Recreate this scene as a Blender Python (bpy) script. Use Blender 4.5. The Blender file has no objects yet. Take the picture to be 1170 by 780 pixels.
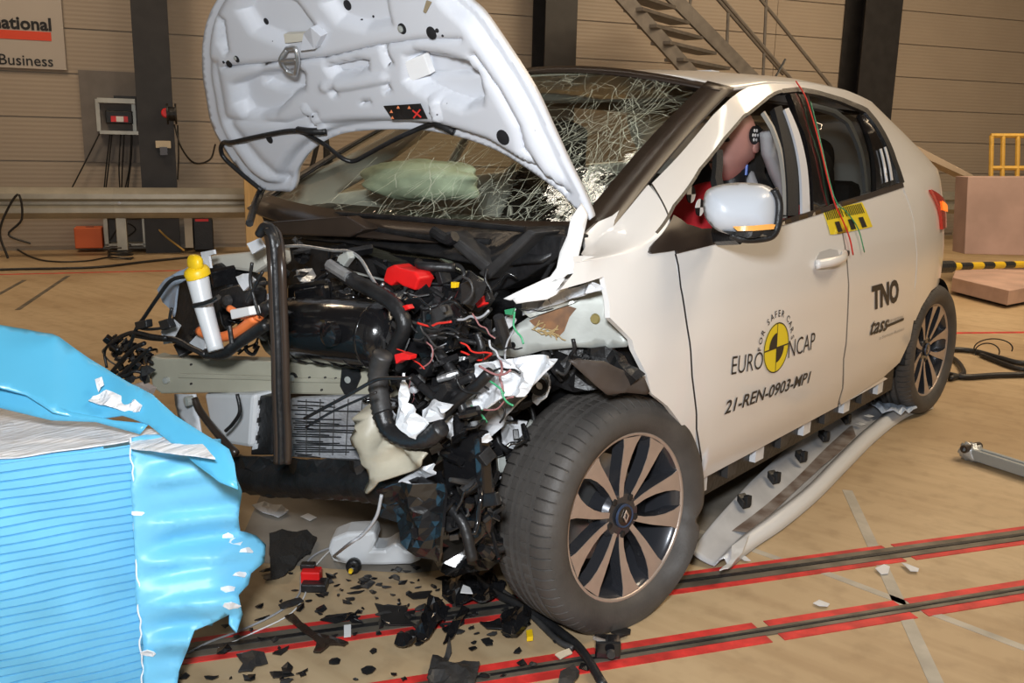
import bpy, bmesh, math, random
import numpy as np
from mathutils import Vector, Matrix
from mathutils.geometry import delaunay_2d_cdt
random.seed(7); RNG = np.random.RandomState(7)
SC = bpy.context.scene; COL = SC.collection

# ---------------------------------------------------------------- camera
FPX = 1035.18; CAM = np.array([1.9444, -1.777, 1.1828]); YAW, PITCH, ROLL = 0.6960, 0.2100, 0.0210
def _cam():
    f = np.array([-math.sin(YAW)*math.cos(PITCH), math.cos(YAW)*math.cos(PITCH), -math.sin(PITCH)])
    r = np.array([math.cos(YAW), math.sin(YAW), 0.0]); u = np.cross(r, f)
    c, s = math.cos(ROLL), math.sin(ROLL)
    return np.array([r*c+u*s, -r*s+u*c, f])
RM = _cam()
cd = bpy.data.cameras.new('camera'); co = bpy.data.objects.new('camera', cd); COL.objects.link(co)
cd.sensor_width = 36; cd.lens = FPX/1170*36; cd.clip_start = 0.02; cd.clip_end = 200
m4 = Matrix.Identity(4)
for i in range(3):
    m4[i][0], m4[i][1], m4[i][2], m4[i][3] = RM[0][i], RM[1][i], -RM[2][i], CAM[i]
co.matrix_world = m4; SC.camera = co

# ---------------------------------------------------------------- world, lights, exposure
w = bpy.data.worlds.new('hall_air'); SC.world = w; w.use_nodes = True
w.node_tree.nodes['Background'].inputs[0].default_value = (0.50, 0.44, 0.36, 1)
w.node_tree.nodes['Background'].inputs[1].default_value = 0.34
def area(name, loc, tgt, size, power, col, sy=None, spread=None):
    l = bpy.data.lights.new(name, 'AREA'); l.energy = power; l.color = col; l.size = size
    if sy: l.shape = 'RECTANGLE'; l.size_y = sy
    if spread: l.spread = spread
    o = bpy.data.objects.new(name, l); COL.objects.link(o); o.location = loc
    o.rotation_euler = (Vector(tgt)-Vector(loc)).to_track_quat('-Z', 'Y').to_euler(); return o
area('camera_flash', (1.90, -1.84, 1.46), (0.2, 0.6, 0.6), 0.16, 60, (0.92, 0.96, 1.0))
area('hall_lamp_light', (3.6, 2.6, 5.6), (1.5, 1.5, 0), 1.5, 110, (1.0, 0.82, 0.60))
area('hall_lamp_light', (-5.6, 0.6, 5.6), (-5.5, 2.5, 0), 1.2, 105, (1.0, 0.76, 0.52))
area('hall_lamp_light', (0.5, 7.5, 5.6), (-0.5, 9, 0), 3.0, 260, (1.0, 0.76, 0.50))
area('hall_lamp_light', (4.5, 5.5, 5.6), (4.0, 6, 0), 2.5, 150, (1.0, 0.78, 0.52))
vs = SC.view_settings; vs.view_transform = 'Standard'; vs.look = 'None'; vs.exposure = 0.15; vs.gamma = 1; vs.use_curve_mapping = False

# ---------------------------------------------------------------- pixel helpers (points on known planes)
def ray(px, py): return np.array([(px-585)/FPX, -(py-390)/FPX, 1.0]) @ RM
def at(px, py, **k):
    (a, v), = k.items(); d = ray(px, py)
    if a == 'd': return CAM+d*v
    i = 'xyz'.index(a); return CAM+d*(v-CAM[i])/d[i]
def onplane(px, py, P, n):
    d = ray(px, py); return CAM+d*(np.dot(np.asarray(P)-CAM, n)/np.dot(d, n))
def proj(P):
    X = (np.atleast_2d(P)-CAM) @ RM.T
    return np.stack([585+FPX*X[:, 0]/X[:, 2], 390-FPX*X[:, 1]/X[:, 2]], 1)

# ---------------------------------------------------------------- materials
MATS = {}
def mat(name, col, rough=.5, metal=0, var=0, vscale=8, bump=0, bscale=40, coat=0, spec=.5, alpha=1, emit=0, trans=0, col2=None, stretch=None, sub=0):
    if name in MATS: return MATS[name]
    m = bpy.data.materials.new(name); m.use_nodes = True; nt = m.node_tree; N = nt.nodes; L = nt.links
    b = N['Principled BSDF']; b.inputs['Base Color'].default_value = (*col, 1); b.inputs['Roughness'].default_value = rough
    b.inputs['Metallic'].default_value = metal; b.inputs['Coat Weight'].default_value = coat; b.inputs['Coat Roughness'].default_value = .06
    b.inputs['Specular IOR Level'].default_value = spec; b.inputs['Alpha'].default_value = alpha
    b.inputs['Transmission Weight'].default_value = trans
    if emit: b.inputs['Emission Color'].default_value = (*col, 1); b.inputs['Emission Strength'].default_value = emit
    tc = N.new('ShaderNodeTexCoord'); mp = N.new('ShaderNodeMapping'); L.new(tc.outputs['Object'], mp.inputs[0])
    if stretch: mp.inputs['Scale'].default_value = stretch
    if var or col2:
        n = N.new('ShaderNodeTexNoise'); n.inputs['Scale'].default_value = vscale; n.inputs['Detail'].default_value = 6
        L.new(mp.outputs[0], n.inputs['Vector'])
        r = N.new('ShaderNodeValToRGB'); c2 = col2 or tuple(c*(1-var) for c in col); c1 = col if col2 else tuple(min(1, c*(1+var*.6)) for c in col)
        r.color_ramp.elements[0].position = .35; r.color_ramp.elements[1].position = .65
        r.color_ramp.elements[0].color = (*c2, 1); r.color_ramp.elements[1].color = (*c1, 1)
        L.new(n.outputs['Fac'], r.inputs[0]); L.new(r.outputs[0], b.inputs['Base Color'])
    if bump:
        n = N.new('ShaderNodeTexNoise'); n.inputs['Scale'].default_value = bscale; n.inputs['Detail'].default_value = 4
        L.new(mp.outputs[0], n.inputs['Vector'])
        bp = N.new('ShaderNodeBump'); bp.inputs['Strength'].default_value = bump; bp.inputs['Distance'].default_value = .01
        L.new(n.outputs['Fac'], bp.inputs['Height']); L.new(bp.outputs[0], b.inputs['Normal'])
    MATS[name] = m; return m
PAINT = mat('pearl_white_paint', (.80, .79, .775), .28, 0, coat=.6)
HOODP = mat('hood_underside_paint', (.66, .68, .73), .42, 0, coat=.25)
BLK = mat('black_plastic', (.013, .013, .014), .42, var=.4, vscale=20, bump=.25, bscale=60)
GBLK = mat('glossy_black_plastic', (.009, .009, .010), .16, coat=.5, bump=.35, bscale=14)
DGREY = mat('dark_grey_plastic', (.035, .034, .034), .48, var=.35, vscale=15, bump=.2)
RUB = mat('tyre_rubber', (.066, .060, .055), .6, var=.25, vscale=9, bump=.12, bscale=120)
TRIMB = mat('brown_black_trim', (.035, .024, .018), .32, var=.2)
OLIVE = mat('olive_primer', (.36, .345, .27), .42, var=.12, vscale=6, bump=.12, bscale=16)
BEIGE = mat('beige_primer', (.40, .37, .29), .45, var=.16, vscale=9, bump=.3, bscale=14)
SILV = mat('grey_metal_panel', (.48, .50, .47), .38, .35, var=.15, vscale=6, bump=.15, bscale=12)
BARE = mat('bare_metal', (.55, .56, .57), .34, .8, var=.25, vscale=20, bump=.3)
WPL = mat('white_crushed_plastic', (.66, .68, .71), .42, var=.12, vscale=10, bump=.3, bscale=20)
TRANSL = mat('milky_plastic', (.62, .64, .66), .35, var=.06, vscale=5)
YEL = mat('yellow_cap_plastic', (.85, .55, .01), .4)
RED = mat('red_plastic', (.72, .012, .012), .38, var=.15)
ORG = mat('orange_cable', (.90, .22, .06), .4)
ALU = mat('torn_aluminium', (.86, .87, .90), .36, .0, var=.18, vscale=6, bump=.6, bscale=10, stretch=(10, 1.5, 8))
BLUE = mat('blue_barrier_skin', (.17, .56, .86), .42, var=.10, vscale=5, bump=.15, bscale=9)
BLUE2 = mat('blue_cladding_sheet', (.10, .46, .72), .34, coat=.2, var=.06, vscale=3, bump=.1, bscale=6)
BRONZE = mat('diamond_cut_face', (.50, .41, .35), .36, .55, var=.06, vscale=30)
SPK = mat('anthracite_spoke', (.045, .047, .055), .25, .4, coat=.5)
DISC = mat('brake_disc_steel', (.5, .5, .5), .3, .9, bump=.1)
FELT = mat('dark_seat_fabric', (.012, .012, .013), .8, bump=.3, bscale=200)
SEATG = mat('light_seat_fabric', (.45, .45, .46), .8, bump=.3, bscale=200)
STICK_Y = mat('yellow_sticker', (.85, .68, .02), .45)
STICK_K = mat('black_print', (.012, .012, .013), .45)
GREY_PRINT = mat('grey_print', (.35, .33, .31), .5)
BRN = mat('brown_stain', (.20, .085, .025), .5, var=.4, vscale=30)
REDL = mat('red_floor_paint', (.62, .035, .03), .5, var=.35, vscale=14)
RAILM = mat('worn_rail_steel', (.16, .14, .11), .5, .4, var=.45, vscale=9)
GTAPE = mat('grey_floor_tape', (.42, .38, .31), .6, var=.2, vscale=10)
GALV = mat('galvanised_steel', (.42, .40, .34), .38, .5, var=.12, vscale=6)
COLB = mat('black_column_paint', (.022, .021, .022), .5, var=.2)
CHK = mat('white_print', (.8, .8, .8), .5)

# ---------------------------------------------------------------- mesh helpers
WL = {}
def arr(P): return np.asarray(P, float).reshape(-1, 3)
def tag(o, label=None, cat=None, group=None, kind=None):
    for k, v in (('label', label), ('category', cat), ('group', group), ('kind', kind)):
        if v: o[k] = v
    return o
def thing(name, loc, label=None, cat=None, group=None, kind=None, parent=None):
    o = bpy.data.objects.new(name, None); COL.objects.link(o); loc = np.asarray(loc, float)
    WL[o.name] = loc
    if parent: o.parent = parent; loc = loc-WL[parent.name]
    o.location = loc; o.empty_display_size = .1
    return tag(o, label, cat, group, kind)
def mk(name, V, F, m, parent=None, smooth=False, solid=0, bevel=0, sub=0, label=None, cat=None, group=None, kind=None, soff=-1, mats=None, fm=None, auto=None):
    V = arr(V); lo, hi = V.min(0), V.max(0); c = (lo+hi)/2
    if parent is None: c[2] = lo[2]
    me = bpy.data.meshes.new(name); me.from_pydata((V-c).tolist(), [], [list(map(int, f)) for f in F]); me.update()
    bm = bmesh.new(); bm.from_mesh(me); bmesh.ops.recalc_face_normals(bm, faces=bm.faces) if solid == 0 and fm is None else None
    bm.to_mesh(me); bm.free()
    for mm in (mats or [m]): me.materials.append(mm)
    if fm is not None: me.polygons.foreach_set('material_index', list(fm))
    if smooth:
        me.shade_smooth() if hasattr(me, 'shade_smooth') else me.polygons.foreach_set('use_smooth', [True]*len(me.polygons))
        if auto: me.set_sharp_from_angle(angle=math.radians(auto))
    o = bpy.data.objects.new(name, me); COL.objects.link(o); WL[o.name] = c.copy()
    if parent: o.parent = parent; c = c-WL[parent.name]
    o.location = c
    if solid: s = o.modifiers.new('thickness', 'SOLIDIFY'); s.thickness = solid; s.offset = soff
    if bevel: b = o.modifiers.new('bevel', 'BEVEL'); b.width = bevel; b.segments = 2; b.limit_method = 'ANGLE'; b.angle_limit = .6
    if sub: s = o.modifiers.new('smooth', 'SUBSURF'); s.levels = sub; s.render_levels = sub
    return tag(o, label, cat, group, kind)
def join(parts):
    V, F, n = [], [], 0
    for v, f in parts:
        v = arr(v); V.append(v); F += [[i+n for i in q] for q in f]; n += len(v)
    return np.concatenate(V), F
def box(x0, x1, y0, y1, z0, z1):
    V = [(x, y, z) for x in (x0, x1) for y in (y0, y1) for z in (z0, z1)]
    return arr(V), [[0, 1, 3, 2], [4, 6, 7, 5], [0, 4, 5, 1], [2, 3, 7, 6], [0, 2, 6, 4], [1, 5, 7, 3]]
def obox(c, ax, ay, az):
    "oriented box: centre and three half vectors"
    c, ax, ay, az = map(lambda q: np.asarray(q, float), (c, ax, ay, az))
    V = [c+i*ax+j*ay+k*az for i in (-1, 1) for j in (-1, 1) for k in (-1, 1)]
    return arr(V), [[0, 1, 3, 2], [4, 6, 7, 5], [0, 4, 5, 1], [2, 3, 7, 6], [0, 2, 6, 4], [1, 5, 7, 3]]
def spline(P, n=6):
    P = arr(P); 
    if len(P) < 3: return P
    Q = np.vstack([2*P[0]-P[1], P, 2*P[-1]-P[-2]]); out = []
    for i in range(1, len(Q)-2):
        for k in range(n):
            t = k/n; a, b, c, d = Q[i-1:i+3]
            out.append(.5*((2*b)+(-a+c)*t+(2*a-5*b+4*c-d)*t*t+(-a+3*b-3*c+d)*t**3))
    out.append(P[-1]); return arr(out)
def tube(P, r, n=8, smoothn=6, rib=0, flat=1.0):
    P = spline(P, smoothn) if smoothn else arr(P)
    T = np.gradient(P, axis=0); T /= np.linalg.norm(T, axis=1)[:, None]+1e-9
    up = np.array([0, 0, 1.]) if abs(T[0][2]) < .9 else np.array([1., 0, 0]); V = []; F = []
    a = np.cross(T[0], up); a /= np.linalg.norm(a)
    for i in range(len(P)):
        a = a-np.dot(a, T[i])*T[i]; a /= np.linalg.norm(a)+1e-9; b = np.cross(T[i], a)
        rr = (r[min(i, len(r)-1)] if hasattr(r, '__len__') else r)*(1+(rib if i % 2 else -rib))
        for k in range(n):
            t = 2*math.pi*k/n; V.append(P[i]+rr*(math.cos(t)*a+flat*math.sin(t)*b))
    for i in range(len(P)-1):
        for k in range(n):
            F.append([i*n+k, i*n+(k+1) % n, (i+1)*n+(k+1) % n, (i+1)*n+k])
    F.append(list(range(n))[::-1]); F.append([(len(P)-1)*n+k for k in range(n)])
    return arr(V), F
def dense(P, step):
    P = spline(P, 20); d = np.r_[0, np.cumsum(np.linalg.norm(np.diff(P, axis=0), axis=1))]
    s = np.arange(0, d[-1], step); return np.stack([np.interp(s, d, P[:, i]) for i in range(3)], 1)
def inpoly(P, poly):
    P = np.atleast_2d(P); x, y = P[:, 0], P[:, 1]; r = np.zeros(len(P), bool); n = len(poly)
    for i in range(n):
        x0, y0 = poly[i]; x1, y1 = poly[(i+1) % n]
        if y0 == y1: continue
        c = (y0 > y) != (y1 > y); r ^= c & (x < (x1-x0)*(y-y0)/(y1-y0)+x0)
    return r
def pdist(P, poly):
    P = np.atleast_2d(P); best = np.full(len(P), 1e9); n = len(poly)
    for i in range(n):
        a = np.array(poly[i], float); b = np.array(poly[(i+1) % n], float); ab = b-a
        t = np.clip(((P-a) @ ab)/(ab @ ab+1e-12), 0, 1); best = np.minimum(best, np.linalg.norm(P-(a+t[:, None]*ab), axis=1))
    return best
def csp(P, n=5):
    P = np.array(P, float); m = len(P); out = []
    for i in range(m):
        a, b, c, d = P[i-1], P[i], P[(i+1) % m], P[(i+2) % m]
        for k in range(n):
            t = k/n; out.append(tuple(.5*((2*b)+(-a+c)*t+(2*a-5*b+4*c-d)*t*t+(-a+3*b-3*c+d)*t**3)))
    return out
def resamp(poly, step):
    out = []; n = len(poly)
    for i in range(n):
        a, b = np.array(poly[i], float), np.array(poly[(i+1) % n], float); k = max(1, int(np.linalg.norm(b-a)/step))
        for j in range(k): out.append(a+(b-a)*j/k)
    return np.array(out)
def cdt(poly, holes=(), step=.04, jitter=0.0):
    "triangulate a 2-D outline (with holes) with interior points; returns pts, tris"
    polys = [resamp(p, step) for p in [poly]+list(holes)]
    pts, edges = [], []
    for q in polys:
        n0 = len(pts); pts += q.tolist(); k = len(q); edges += [(n0+i, n0+(i+1) % k) for i in range(k)]
    lo, hi = polys[0].min(0), polys[0].max(0)
    gx = np.arange(lo[0]+step/2, hi[0], step); gy = np.arange(lo[1]+step/2, hi[1], step*.87)
    G = np.array([(x+(step/2 if j % 2 else 0), y) for j, y in enumerate(gy) for x in gx])
    if len(G):
        if jitter: G = G+RNG.uniform(-jitter, jitter, G.shape)*step
        ok = inpoly(G, polys[0]) & (pdist(G, polys[0]) > step*.45)
        for h in polys[1:]: ok &= ~inpoly(G, h) & (pdist(G, h) > step*.45)
        pts += G[ok].tolist()
    r = delaunay_2d_cdt([Vector(p) for p in pts], edges, [], 0, 1e-6)
    P = np.array([tuple(v) for v in r[0]]); T = [list(f) for f in r[2]]
    C = np.array([P[t].mean(0) for t in T]); ok = inpoly(C, polys[0])
    for h in polys[1:]: ok &= ~inpoly(C, h)
    return P, [t for t, o in zip(T, ok) if o]
def noise3(P, sc, seed=0):
    from mathutils import noise
    return np.array([noise.noise(Vector(p)*sc+Vector((seed*7.3, seed*3.1, seed*1.7))) for p in P])
def crease(P, sc, seed=0):
    from mathutils import noise
    return np.array([abs(noise.noise(Vector(p)*sc+Vector((seed*7.3, seed*3.1, 0))))*2-.5 for p in P])
def sheet(name, poly, dep, m, parent=None, amp=.01, nsc=9, thick=.004, step=8, holes=(), seed=0, smooth=False, fn=None, **kw):
    "bent or crumpled sheet: outline where it stands, its depth given by dep (dict for at(), or a function px,py->point)"
    P, T = cdt(poly, holes, step, .3)
    W = arr([dep(*p) if callable(dep) else at(*p, **dep) for p in P])
    if amp:
        n = np.cross(W[T[0][1]]-W[T[0][0]], W[T[0][2]]-W[T[0][0]]); n /= np.linalg.norm(n)
        W = W+n*(amp*crease(W, nsc, seed))[:, None]
    if fn: W = fn(P, W)
    return mk(name, W, T, m, parent, smooth=smooth, solid=thick, soff=0, **kw)
def prism(name, poly, k, depth, m, parent=None, bevel=.004, dirv=(0, 1, 0), **kw):
    "solid block: front outline on a plane, pushed back by depth along dirv"
    A = arr([k(*p) if callable(k) else at(*p, **k) for p in poly]); B = A+np.array(dirv)*depth; n = len(A)
    F = [list(range(n)), list(range(2*n-1, n-1, -1))]+[[i, n+i, n+(i+1) % n, (i+1) % n] for i in range(n)]
    return mk(name, np.vstack([A, B]), F, m, parent, bevel=bevel, **kw)
def lathe(prof, n=32, c=(0, 0, 0), ax=(0, 0, 1), cap=True):
    ax = np.array(ax, float); ax /= np.linalg.norm(ax); h = np.array([0, 0, 1.]) if abs(ax[2]) < .9 else np.array([1., 0, 0])
    a = np.cross(h, ax); a /= np.linalg.norm(a); b = np.cross(ax, a); V = []; F = []
    for (r, z) in prof:
        for k in range(n): t = 2*math.pi*k/n; V.append(np.array(c)+ax*z+r*(math.cos(t)*a+math.sin(t)*b))
    for i in range(len(prof)-1):
        for k in range(n): F.append([i*n+k, i*n+(k+1) % n, (i+1)*n+(k+1) % n, (i+1)*n+k])
    if cap: F.append(list(range(n))[::-1]); F.append([(len(prof)-1)*n+k for k in range(n)])
    return arr(V), F
def textmesh(s, offset=0, shear=0, size=1):
    c = bpy.data.curves.new('t', 'FONT'); c.body = s; c.offset = offset; c.shear = shear; c.size = size; c.resolution_u = 3
    o = bpy.data.objects.new('t', c); COL.objects.link(o); bpy.context.view_layer.update()
    me = bpy.data.meshes.new_from_object(o.evaluated_get(bpy.context.evaluated_depsgraph_get()))
    V = np.array([tuple(v.co) for v in me.vertices]); F = [list(p.vertices) for p in me.polygons]
    bpy.data.objects.remove(o); bpy.data.curves.remove(c); bpy.data.meshes.remove(me)
    return V, F

# ================================================================ SETTING
WP = np.array([-7.9, 3.0, 0.0]); WD = np.array([math.cos(math.radians(60)), math.sin(math.radians(60)), 0]); WN = np.array([WD[1], -WD[0], 0])
def wall(px, py, off=0.0): return onplane(px, py, WP+WN*off, WN)
def wpt(s, z, off=0.0): return WP+WD*s+WN*off+np.array([0, 0, z])
def wbox(s0, s1, z0, z1, o0, o1):
    return obox(wpt((s0+s1)/2, (z0+z1)/2, (o0+o1)/2), WD*(s1-s0)/2, WN*(o1-o0)/2, (0, 0, (z1-z0)/2))
def wsz(px, py, off=0.0):
    p = wall(px, py, off); return float(np.dot(p-WP, WD)), float(p[2])
# floor
def floor_mat():
    m = bpy.data.materials.new('tan_floor_coating'); m.use_nodes = True; nt = m.node_tree; N = nt.nodes; L = nt.links; b = N['Principled BSDF']
    tc = N.new('ShaderNodeTexCoord'); mp = N.new('ShaderNodeMapping'); mp.inputs['Rotation'].default_value = (0, 0, -1.03); L.new(tc.outputs['Object'], mp.inputs[0])
    n1 = N.new('ShaderNodeTexNoise'); n1.inputs['Scale'].default_value = 1.1; n1.inputs['Detail'].default_value = 8; L.new(mp.outputs[0], n1.inputs['Vector'])
    r1 = N.new('ShaderNodeValToRGB'); r1.color_ramp.elements[0].color = (.40, .28, .155, 1); r1.color_ramp.elements[1].color = (.52, .39, .235, 1)
    r1.color_ramp.elements[0].position = .35; r1.color_ramp.elements[1].position = .62; L.new(n1.outputs['Fac'], r1.inputs[0])
    mp2 = N.new('ShaderNodeMapping'); mp2.inputs['Rotation'].default_value = (0, 0, -1.25); mp2.inputs['Scale'].default_value = (.5, 7, 1); L.new(tc.outputs['Object'], mp2.inputs[0])
    n2 = N.new('ShaderNodeTexNoise'); n2.inputs['Scale'].default_value = 2.2; n2.inputs['Detail'].default_value = 10; L.new(mp2.outputs[0], n2.inputs['Vector'])
    r2 = N.new('ShaderNodeValToRGB'); r2.color_ramp.elements[0].position = .36; r2.color_ramp.elements[1].position = .56
    r2.color_ramp.elements[0].color = (.86, .83, .80, 1); r2.color_ramp.elements[1].color = (1, 1, 1, 1); L.new(n2.outputs['Fac'], r2.inputs[0])
    n3 = N.new('ShaderNodeTexNoise'); n3.inputs['Scale'].default_value = 14; n3.inputs['Detail'].default_value = 6; L.new(tc.outputs['Object'], n3.inputs['Vector'])
    r3 = N.new('ShaderNodeValToRGB'); r3.color_ramp.elements[0].position = .3; r3.color_ramp.elements[1].position = .5
    r3.color_ramp.elements[0].color = (.80, .78, .76, 1); r3.color_ramp.elements[1].color = (1, 1, 1, 1); L.new(n3.outputs['Fac'], r3.inputs[0])
    a = N.new('ShaderNodeMix'); a.data_type = 'RGBA'; a.blend_type = 'MULTIPLY'; a.inputs[0].default_value = .8
    L.new(r1.outputs[0], a.inputs[6]); L.new(r2.outputs[0], a.inputs[7])
    c = N.new('ShaderNodeMix'); c.data_type = 'RGBA'; c.blend_type = 'MULTIPLY'; c.inputs[0].default_value = .7
    L.new(a.outputs[2], c.inputs[6]); L.new(r3.outputs[0], c.inputs[7]); L.new(c.outputs[2], b.inputs['Base Color'])
    b.inputs['Roughness'].default_value = .5
    bp = N.new('ShaderNodeBump'); bp.inputs['Strength'].default_value = .08; bp.inputs['Distance'].default_value = .004
    L.new(n3.outputs['Fac'], bp.inputs['Height']); L.new(bp.outputs[0], b.inputs['Normal']); return m
FLM = floor_mat()
V, F = box(-16, 14, -8, 26, -.2, 0); FLOOR = mk('floor', V, F, FLM, kind='structure')
V, F = box(-16, 14, -8, 26, 6.2, 6.4); CEIL = mk('ceiling', V, F, mat('ceiling_sheet', (.16, .13, .10), .8, var=.1), kind='structure')
GRYF = mat('grey_floor_patch', (.30, .27, .23), .55, var=.25, vscale=5)
def strip(name, a, b, w, m, z=.0015, parent=None, h=None, **kw):
    a, b = np.array([*a[:2], 0.]), np.array([*b[:2], 0.]); d = (b-a)/np.linalg.norm(b-a); n = np.array([-d[1], d[0], 0]); h = h or z
    V, F = obox((a+b)/2+[0, 0, z-h/2], (b-a)/2, n*w/2, (0, 0, h/2)); return mk(name, V, F, m, parent, **kw)
RD = np.array([math.cos(math.radians(57.8)), math.sin(math.radians(57.8)), 0])
def rail(name, px, spans, L0, L1, breaks=()):
    P = [at(px, y, z=0) for y in spans]; n = np.array([-RD[1], RD[0], 0]); o = [np.dot(p-P[0], n) for p in P]
    t = thing(name, P[0]+RD*L0, kind='structure')
    for i, (nm, m, z) in enumerate((('red_line', REDL, .002), ('groove', RAILM, .004), ('red_line', REDL, .002))):
        c = P[0]+n*(o[i]+o[i+1])/2; w = abs(o[i+1]-o[i])
        segs = [(L0, L1)]
        if nm == 'red_line':
            segs = []; x = L0
            for bk in breaks: segs.append((x, bk)); x = bk+.035
            segs.append((x, L1))
        for s0, s1 in segs: strip(nm, c+RD*s0, c+RD*s1, w, m, z, t)
    gc = P[0]+n*(o[1]+o[2])/2
    strip('slot', gc+RD*L0, gc+RD*L1, abs(o[2]-o[1])*.22, BLK, .006, t)
rail('trim_1', 1013, (622.7, 627, 640, 644.5), -2.4, 3.5, (-.95, -.02))
rail('trim_2', 1013, (687.5, 695, 704, 712), -2.2, 3.5, (-.42, .02))
q = lambda x, y: at(x, y, z=0)
for a, b, w_ in (((968, 560), (1072, 785), .035), ((905, 640), (1175, 742), .028), ((745, 588), (900, 642), .025)):
    strip('tape_line', q(*a), q(*b), w_, GTAPE, .0012, FLOOR)
strip('red_line', q(-60, 315), q(420, 304), .05, REDL, .0015, FLOOR); strip('red_line', q(1040, 381), q(1230, 379), .05, REDL, .0015, FLOOR)
strip('dark_joint', q(20, 354), q(78, 315), .035, RAILM, .0015, FLOOR); strip('dark_joint', q(-30, 352), q(28, 320), .035, RAILM, .0015, FLOOR)
# greyer, darker floor area under the car
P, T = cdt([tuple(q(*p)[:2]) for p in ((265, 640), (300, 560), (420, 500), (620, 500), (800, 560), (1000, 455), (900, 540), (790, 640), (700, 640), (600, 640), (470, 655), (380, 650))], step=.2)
mk('grey_patch', np.c_[P, np.full(len(P), .001)], T, GRYF, FLOOR)

# back wall in clad panels
def clad_mat():
    m = bpy.data.materials.new('ribbed_wall_cladding'); m.use_nodes = True; nt = m.node_tree; N = nt.nodes; L = nt.links; b = N['Principled BSDF']
    tc = N.new('ShaderNodeTexCoord'); sx = N.new('ShaderNodeSeparateXYZ'); L.new(tc.outputs['Object'], sx.inputs[0])
    mu = N.new('ShaderNodeMath'); mu.operation = 'MULTIPLY'; mu.inputs[1].default_value = 2*math.pi/.045; L.new(sx.outputs['Z'], mu.inputs[0])
    si = N.new('ShaderNodeMath'); si.operation = 'SINE'; L.new(mu.outputs[0], si.inputs[0])
    bp = N.new('ShaderNodeBump'); bp.inputs['Strength'].default_value = .22; bp.inputs['Distance'].default_value = .004; L.new(si.outputs[0], bp.inputs['Height']); L.new(bp.outputs[0], b.inputs['Normal'])
    n = N.new('ShaderNodeTexNoise'); n.inputs['Scale'].default_value = 1.5; L.new(tc.outputs['Object'], n.inputs['Vector'])
    r = N.new('ShaderNodeValToRGB'); r.color_ramp.elements[0].color = (.33, .275, .22, 1); r.color_ramp.elements[1].color = (.39, .33, .265, 1); L.new(n.outputs['Fac'], r.inputs[0]); L.new(r.outputs[0], b.inputs['Base Color'])
    b.inputs['Roughness'].default_value = .55; return m
CLAD = clad_mat()
V, F = wbox(-8, 26, 0, 6.2, -.3, -.03); WALL = mk('wall_back', V, F, mat('wall_seam_light', (.52, .45, .36), .6), kind='structure')
z0 = wsz(122, 185)[1]; zh = (wsz(122, 35)[1]-z0)/3
ss = [-8, -3, 0.55, 5.45, 8.5, 14, 20, 26]
for i in range(-3, 12):
    za, zb = z0+i*zh, z0+(i+1)*zh; za = max(za, .0); zb = min(zb, 6.2)
    if zb-za < .05: continue
    for s0, s1 in zip(ss[:-1], ss[1:]):
        V, F = wbox(s0+.004, s1-.004, za+.006, zb-.006, -.03, 0); mk('panel', V, F, CLAD, WALL)
# H columns
def column(pxl, pxr, pyy, name):
    s0 = wsz(pxl, pyy, .45)[0]; s1 = wsz(pxr, pyy, .45)[0]; g = .018
    parts = [wbox(s0, s1, 0, 6.2, .45-g, .45), wbox(s0, s1, 0, 6.2, .02, .02+g), wbox((s0+s1)/2-.01, (s0+s1)/2+.01, 0, 6.2, .02+g, .45-g)]
    V, F = join(parts); return mk(name, V, F, COLB, kind='structure'), s0, s1
_, c1a, c1b = column(158, 199, 150, 'trim_3'); column(623, 659, 40, 'trim_4'); column(985, 1026, 60, 'trim_5')
# guard rail: W beam on posts
def wbeam(z, off, s0, s1, h=.155):
    prof = [(-1, 0), (-.85, .03), (-.6, .075), (-.3, .075), (-.1, .02), (.1, .02), (.3, .075), (.6, .075), (.85, .03), (1, 0)]
    V = [wpt(s, z+a*h, off+b) for s in (s0, s1) for a, b in prof]; n = len(prof)
    return arr(V), [[i, i+1, n+i+1, n+i] for i in range(n-1)]
zr = wsz(120, 232, .75)[1]
GR = thing('guard_rail', wpt(2, 0, .7), 'long galvanised steel crash barrier rail running along the foot of the back wall', 'guard rail')
for k, (s0, s1) in enumerate(((-4, .2), (.2, 4.4), (4.4, 8.6), (8.6, 12.8), (12.8, 17))):
    V, F = wbeam(zr, .72+.004*(k % 2), s0-.05, s1+.05); mk('rail_beam', V, F, GALV, GR, solid=.004, soff=0)
for s in (-1.9, .2, 2.3, 4.4, 6.5, 8.6, 10.7, 12.8):
    V, F = wbox(s-.05, s+.05, 0, zr+.12, .60, .715); mk('post', V, F, GALV, GR, bevel=.004)
    V, F = lathe([(.0, 0), (.016, 0), (.016, .012), (.0, .014)], 8, wpt(s, zr, .745), WN); mk('bolt', V, F, BARE, GR)
# sign
sA = wsz(76, 80, .05); sB = wsz(76, -30, .05)
s1 = sA[0]; zb_, zt_ = sA[1], sB[1]
SG = thing('wall_sign', wpt(s1-.6, zb_, .05), 'pale grey company sign with black lettering and a red bar on the back wall', 'sign')
V, F = wbox(s1-1.9, s1, zb_, zt_, .0, .05); mk('board', V, F, mat('sign_board', (.44, .40, .36), .5), SG)
def wtext(txt, pxr, pyb, hpx, m, parent, bold=0.02, off=.056, width=None, nm='lettering'):
    sr, zb0 = wsz(pxr, pyb, off); h = wsz(pxr, pyb-hpx, off)[1]-zb0
    V, F = textmesh(txt, bold); V = V[:, :2]; V[:, 0] -= V[:, 0].max(); V *= h/.70
    W_ = arr([wpt(sr+a, zb0+b, off) for a, b in V]); return mk(nm, W_, F, m, parent)
wtext('national', 59, 35, 14, STICK_K, SG, .03); wtext('Business', 61, 76, 12, STICK_K, SG, .005)
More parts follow.
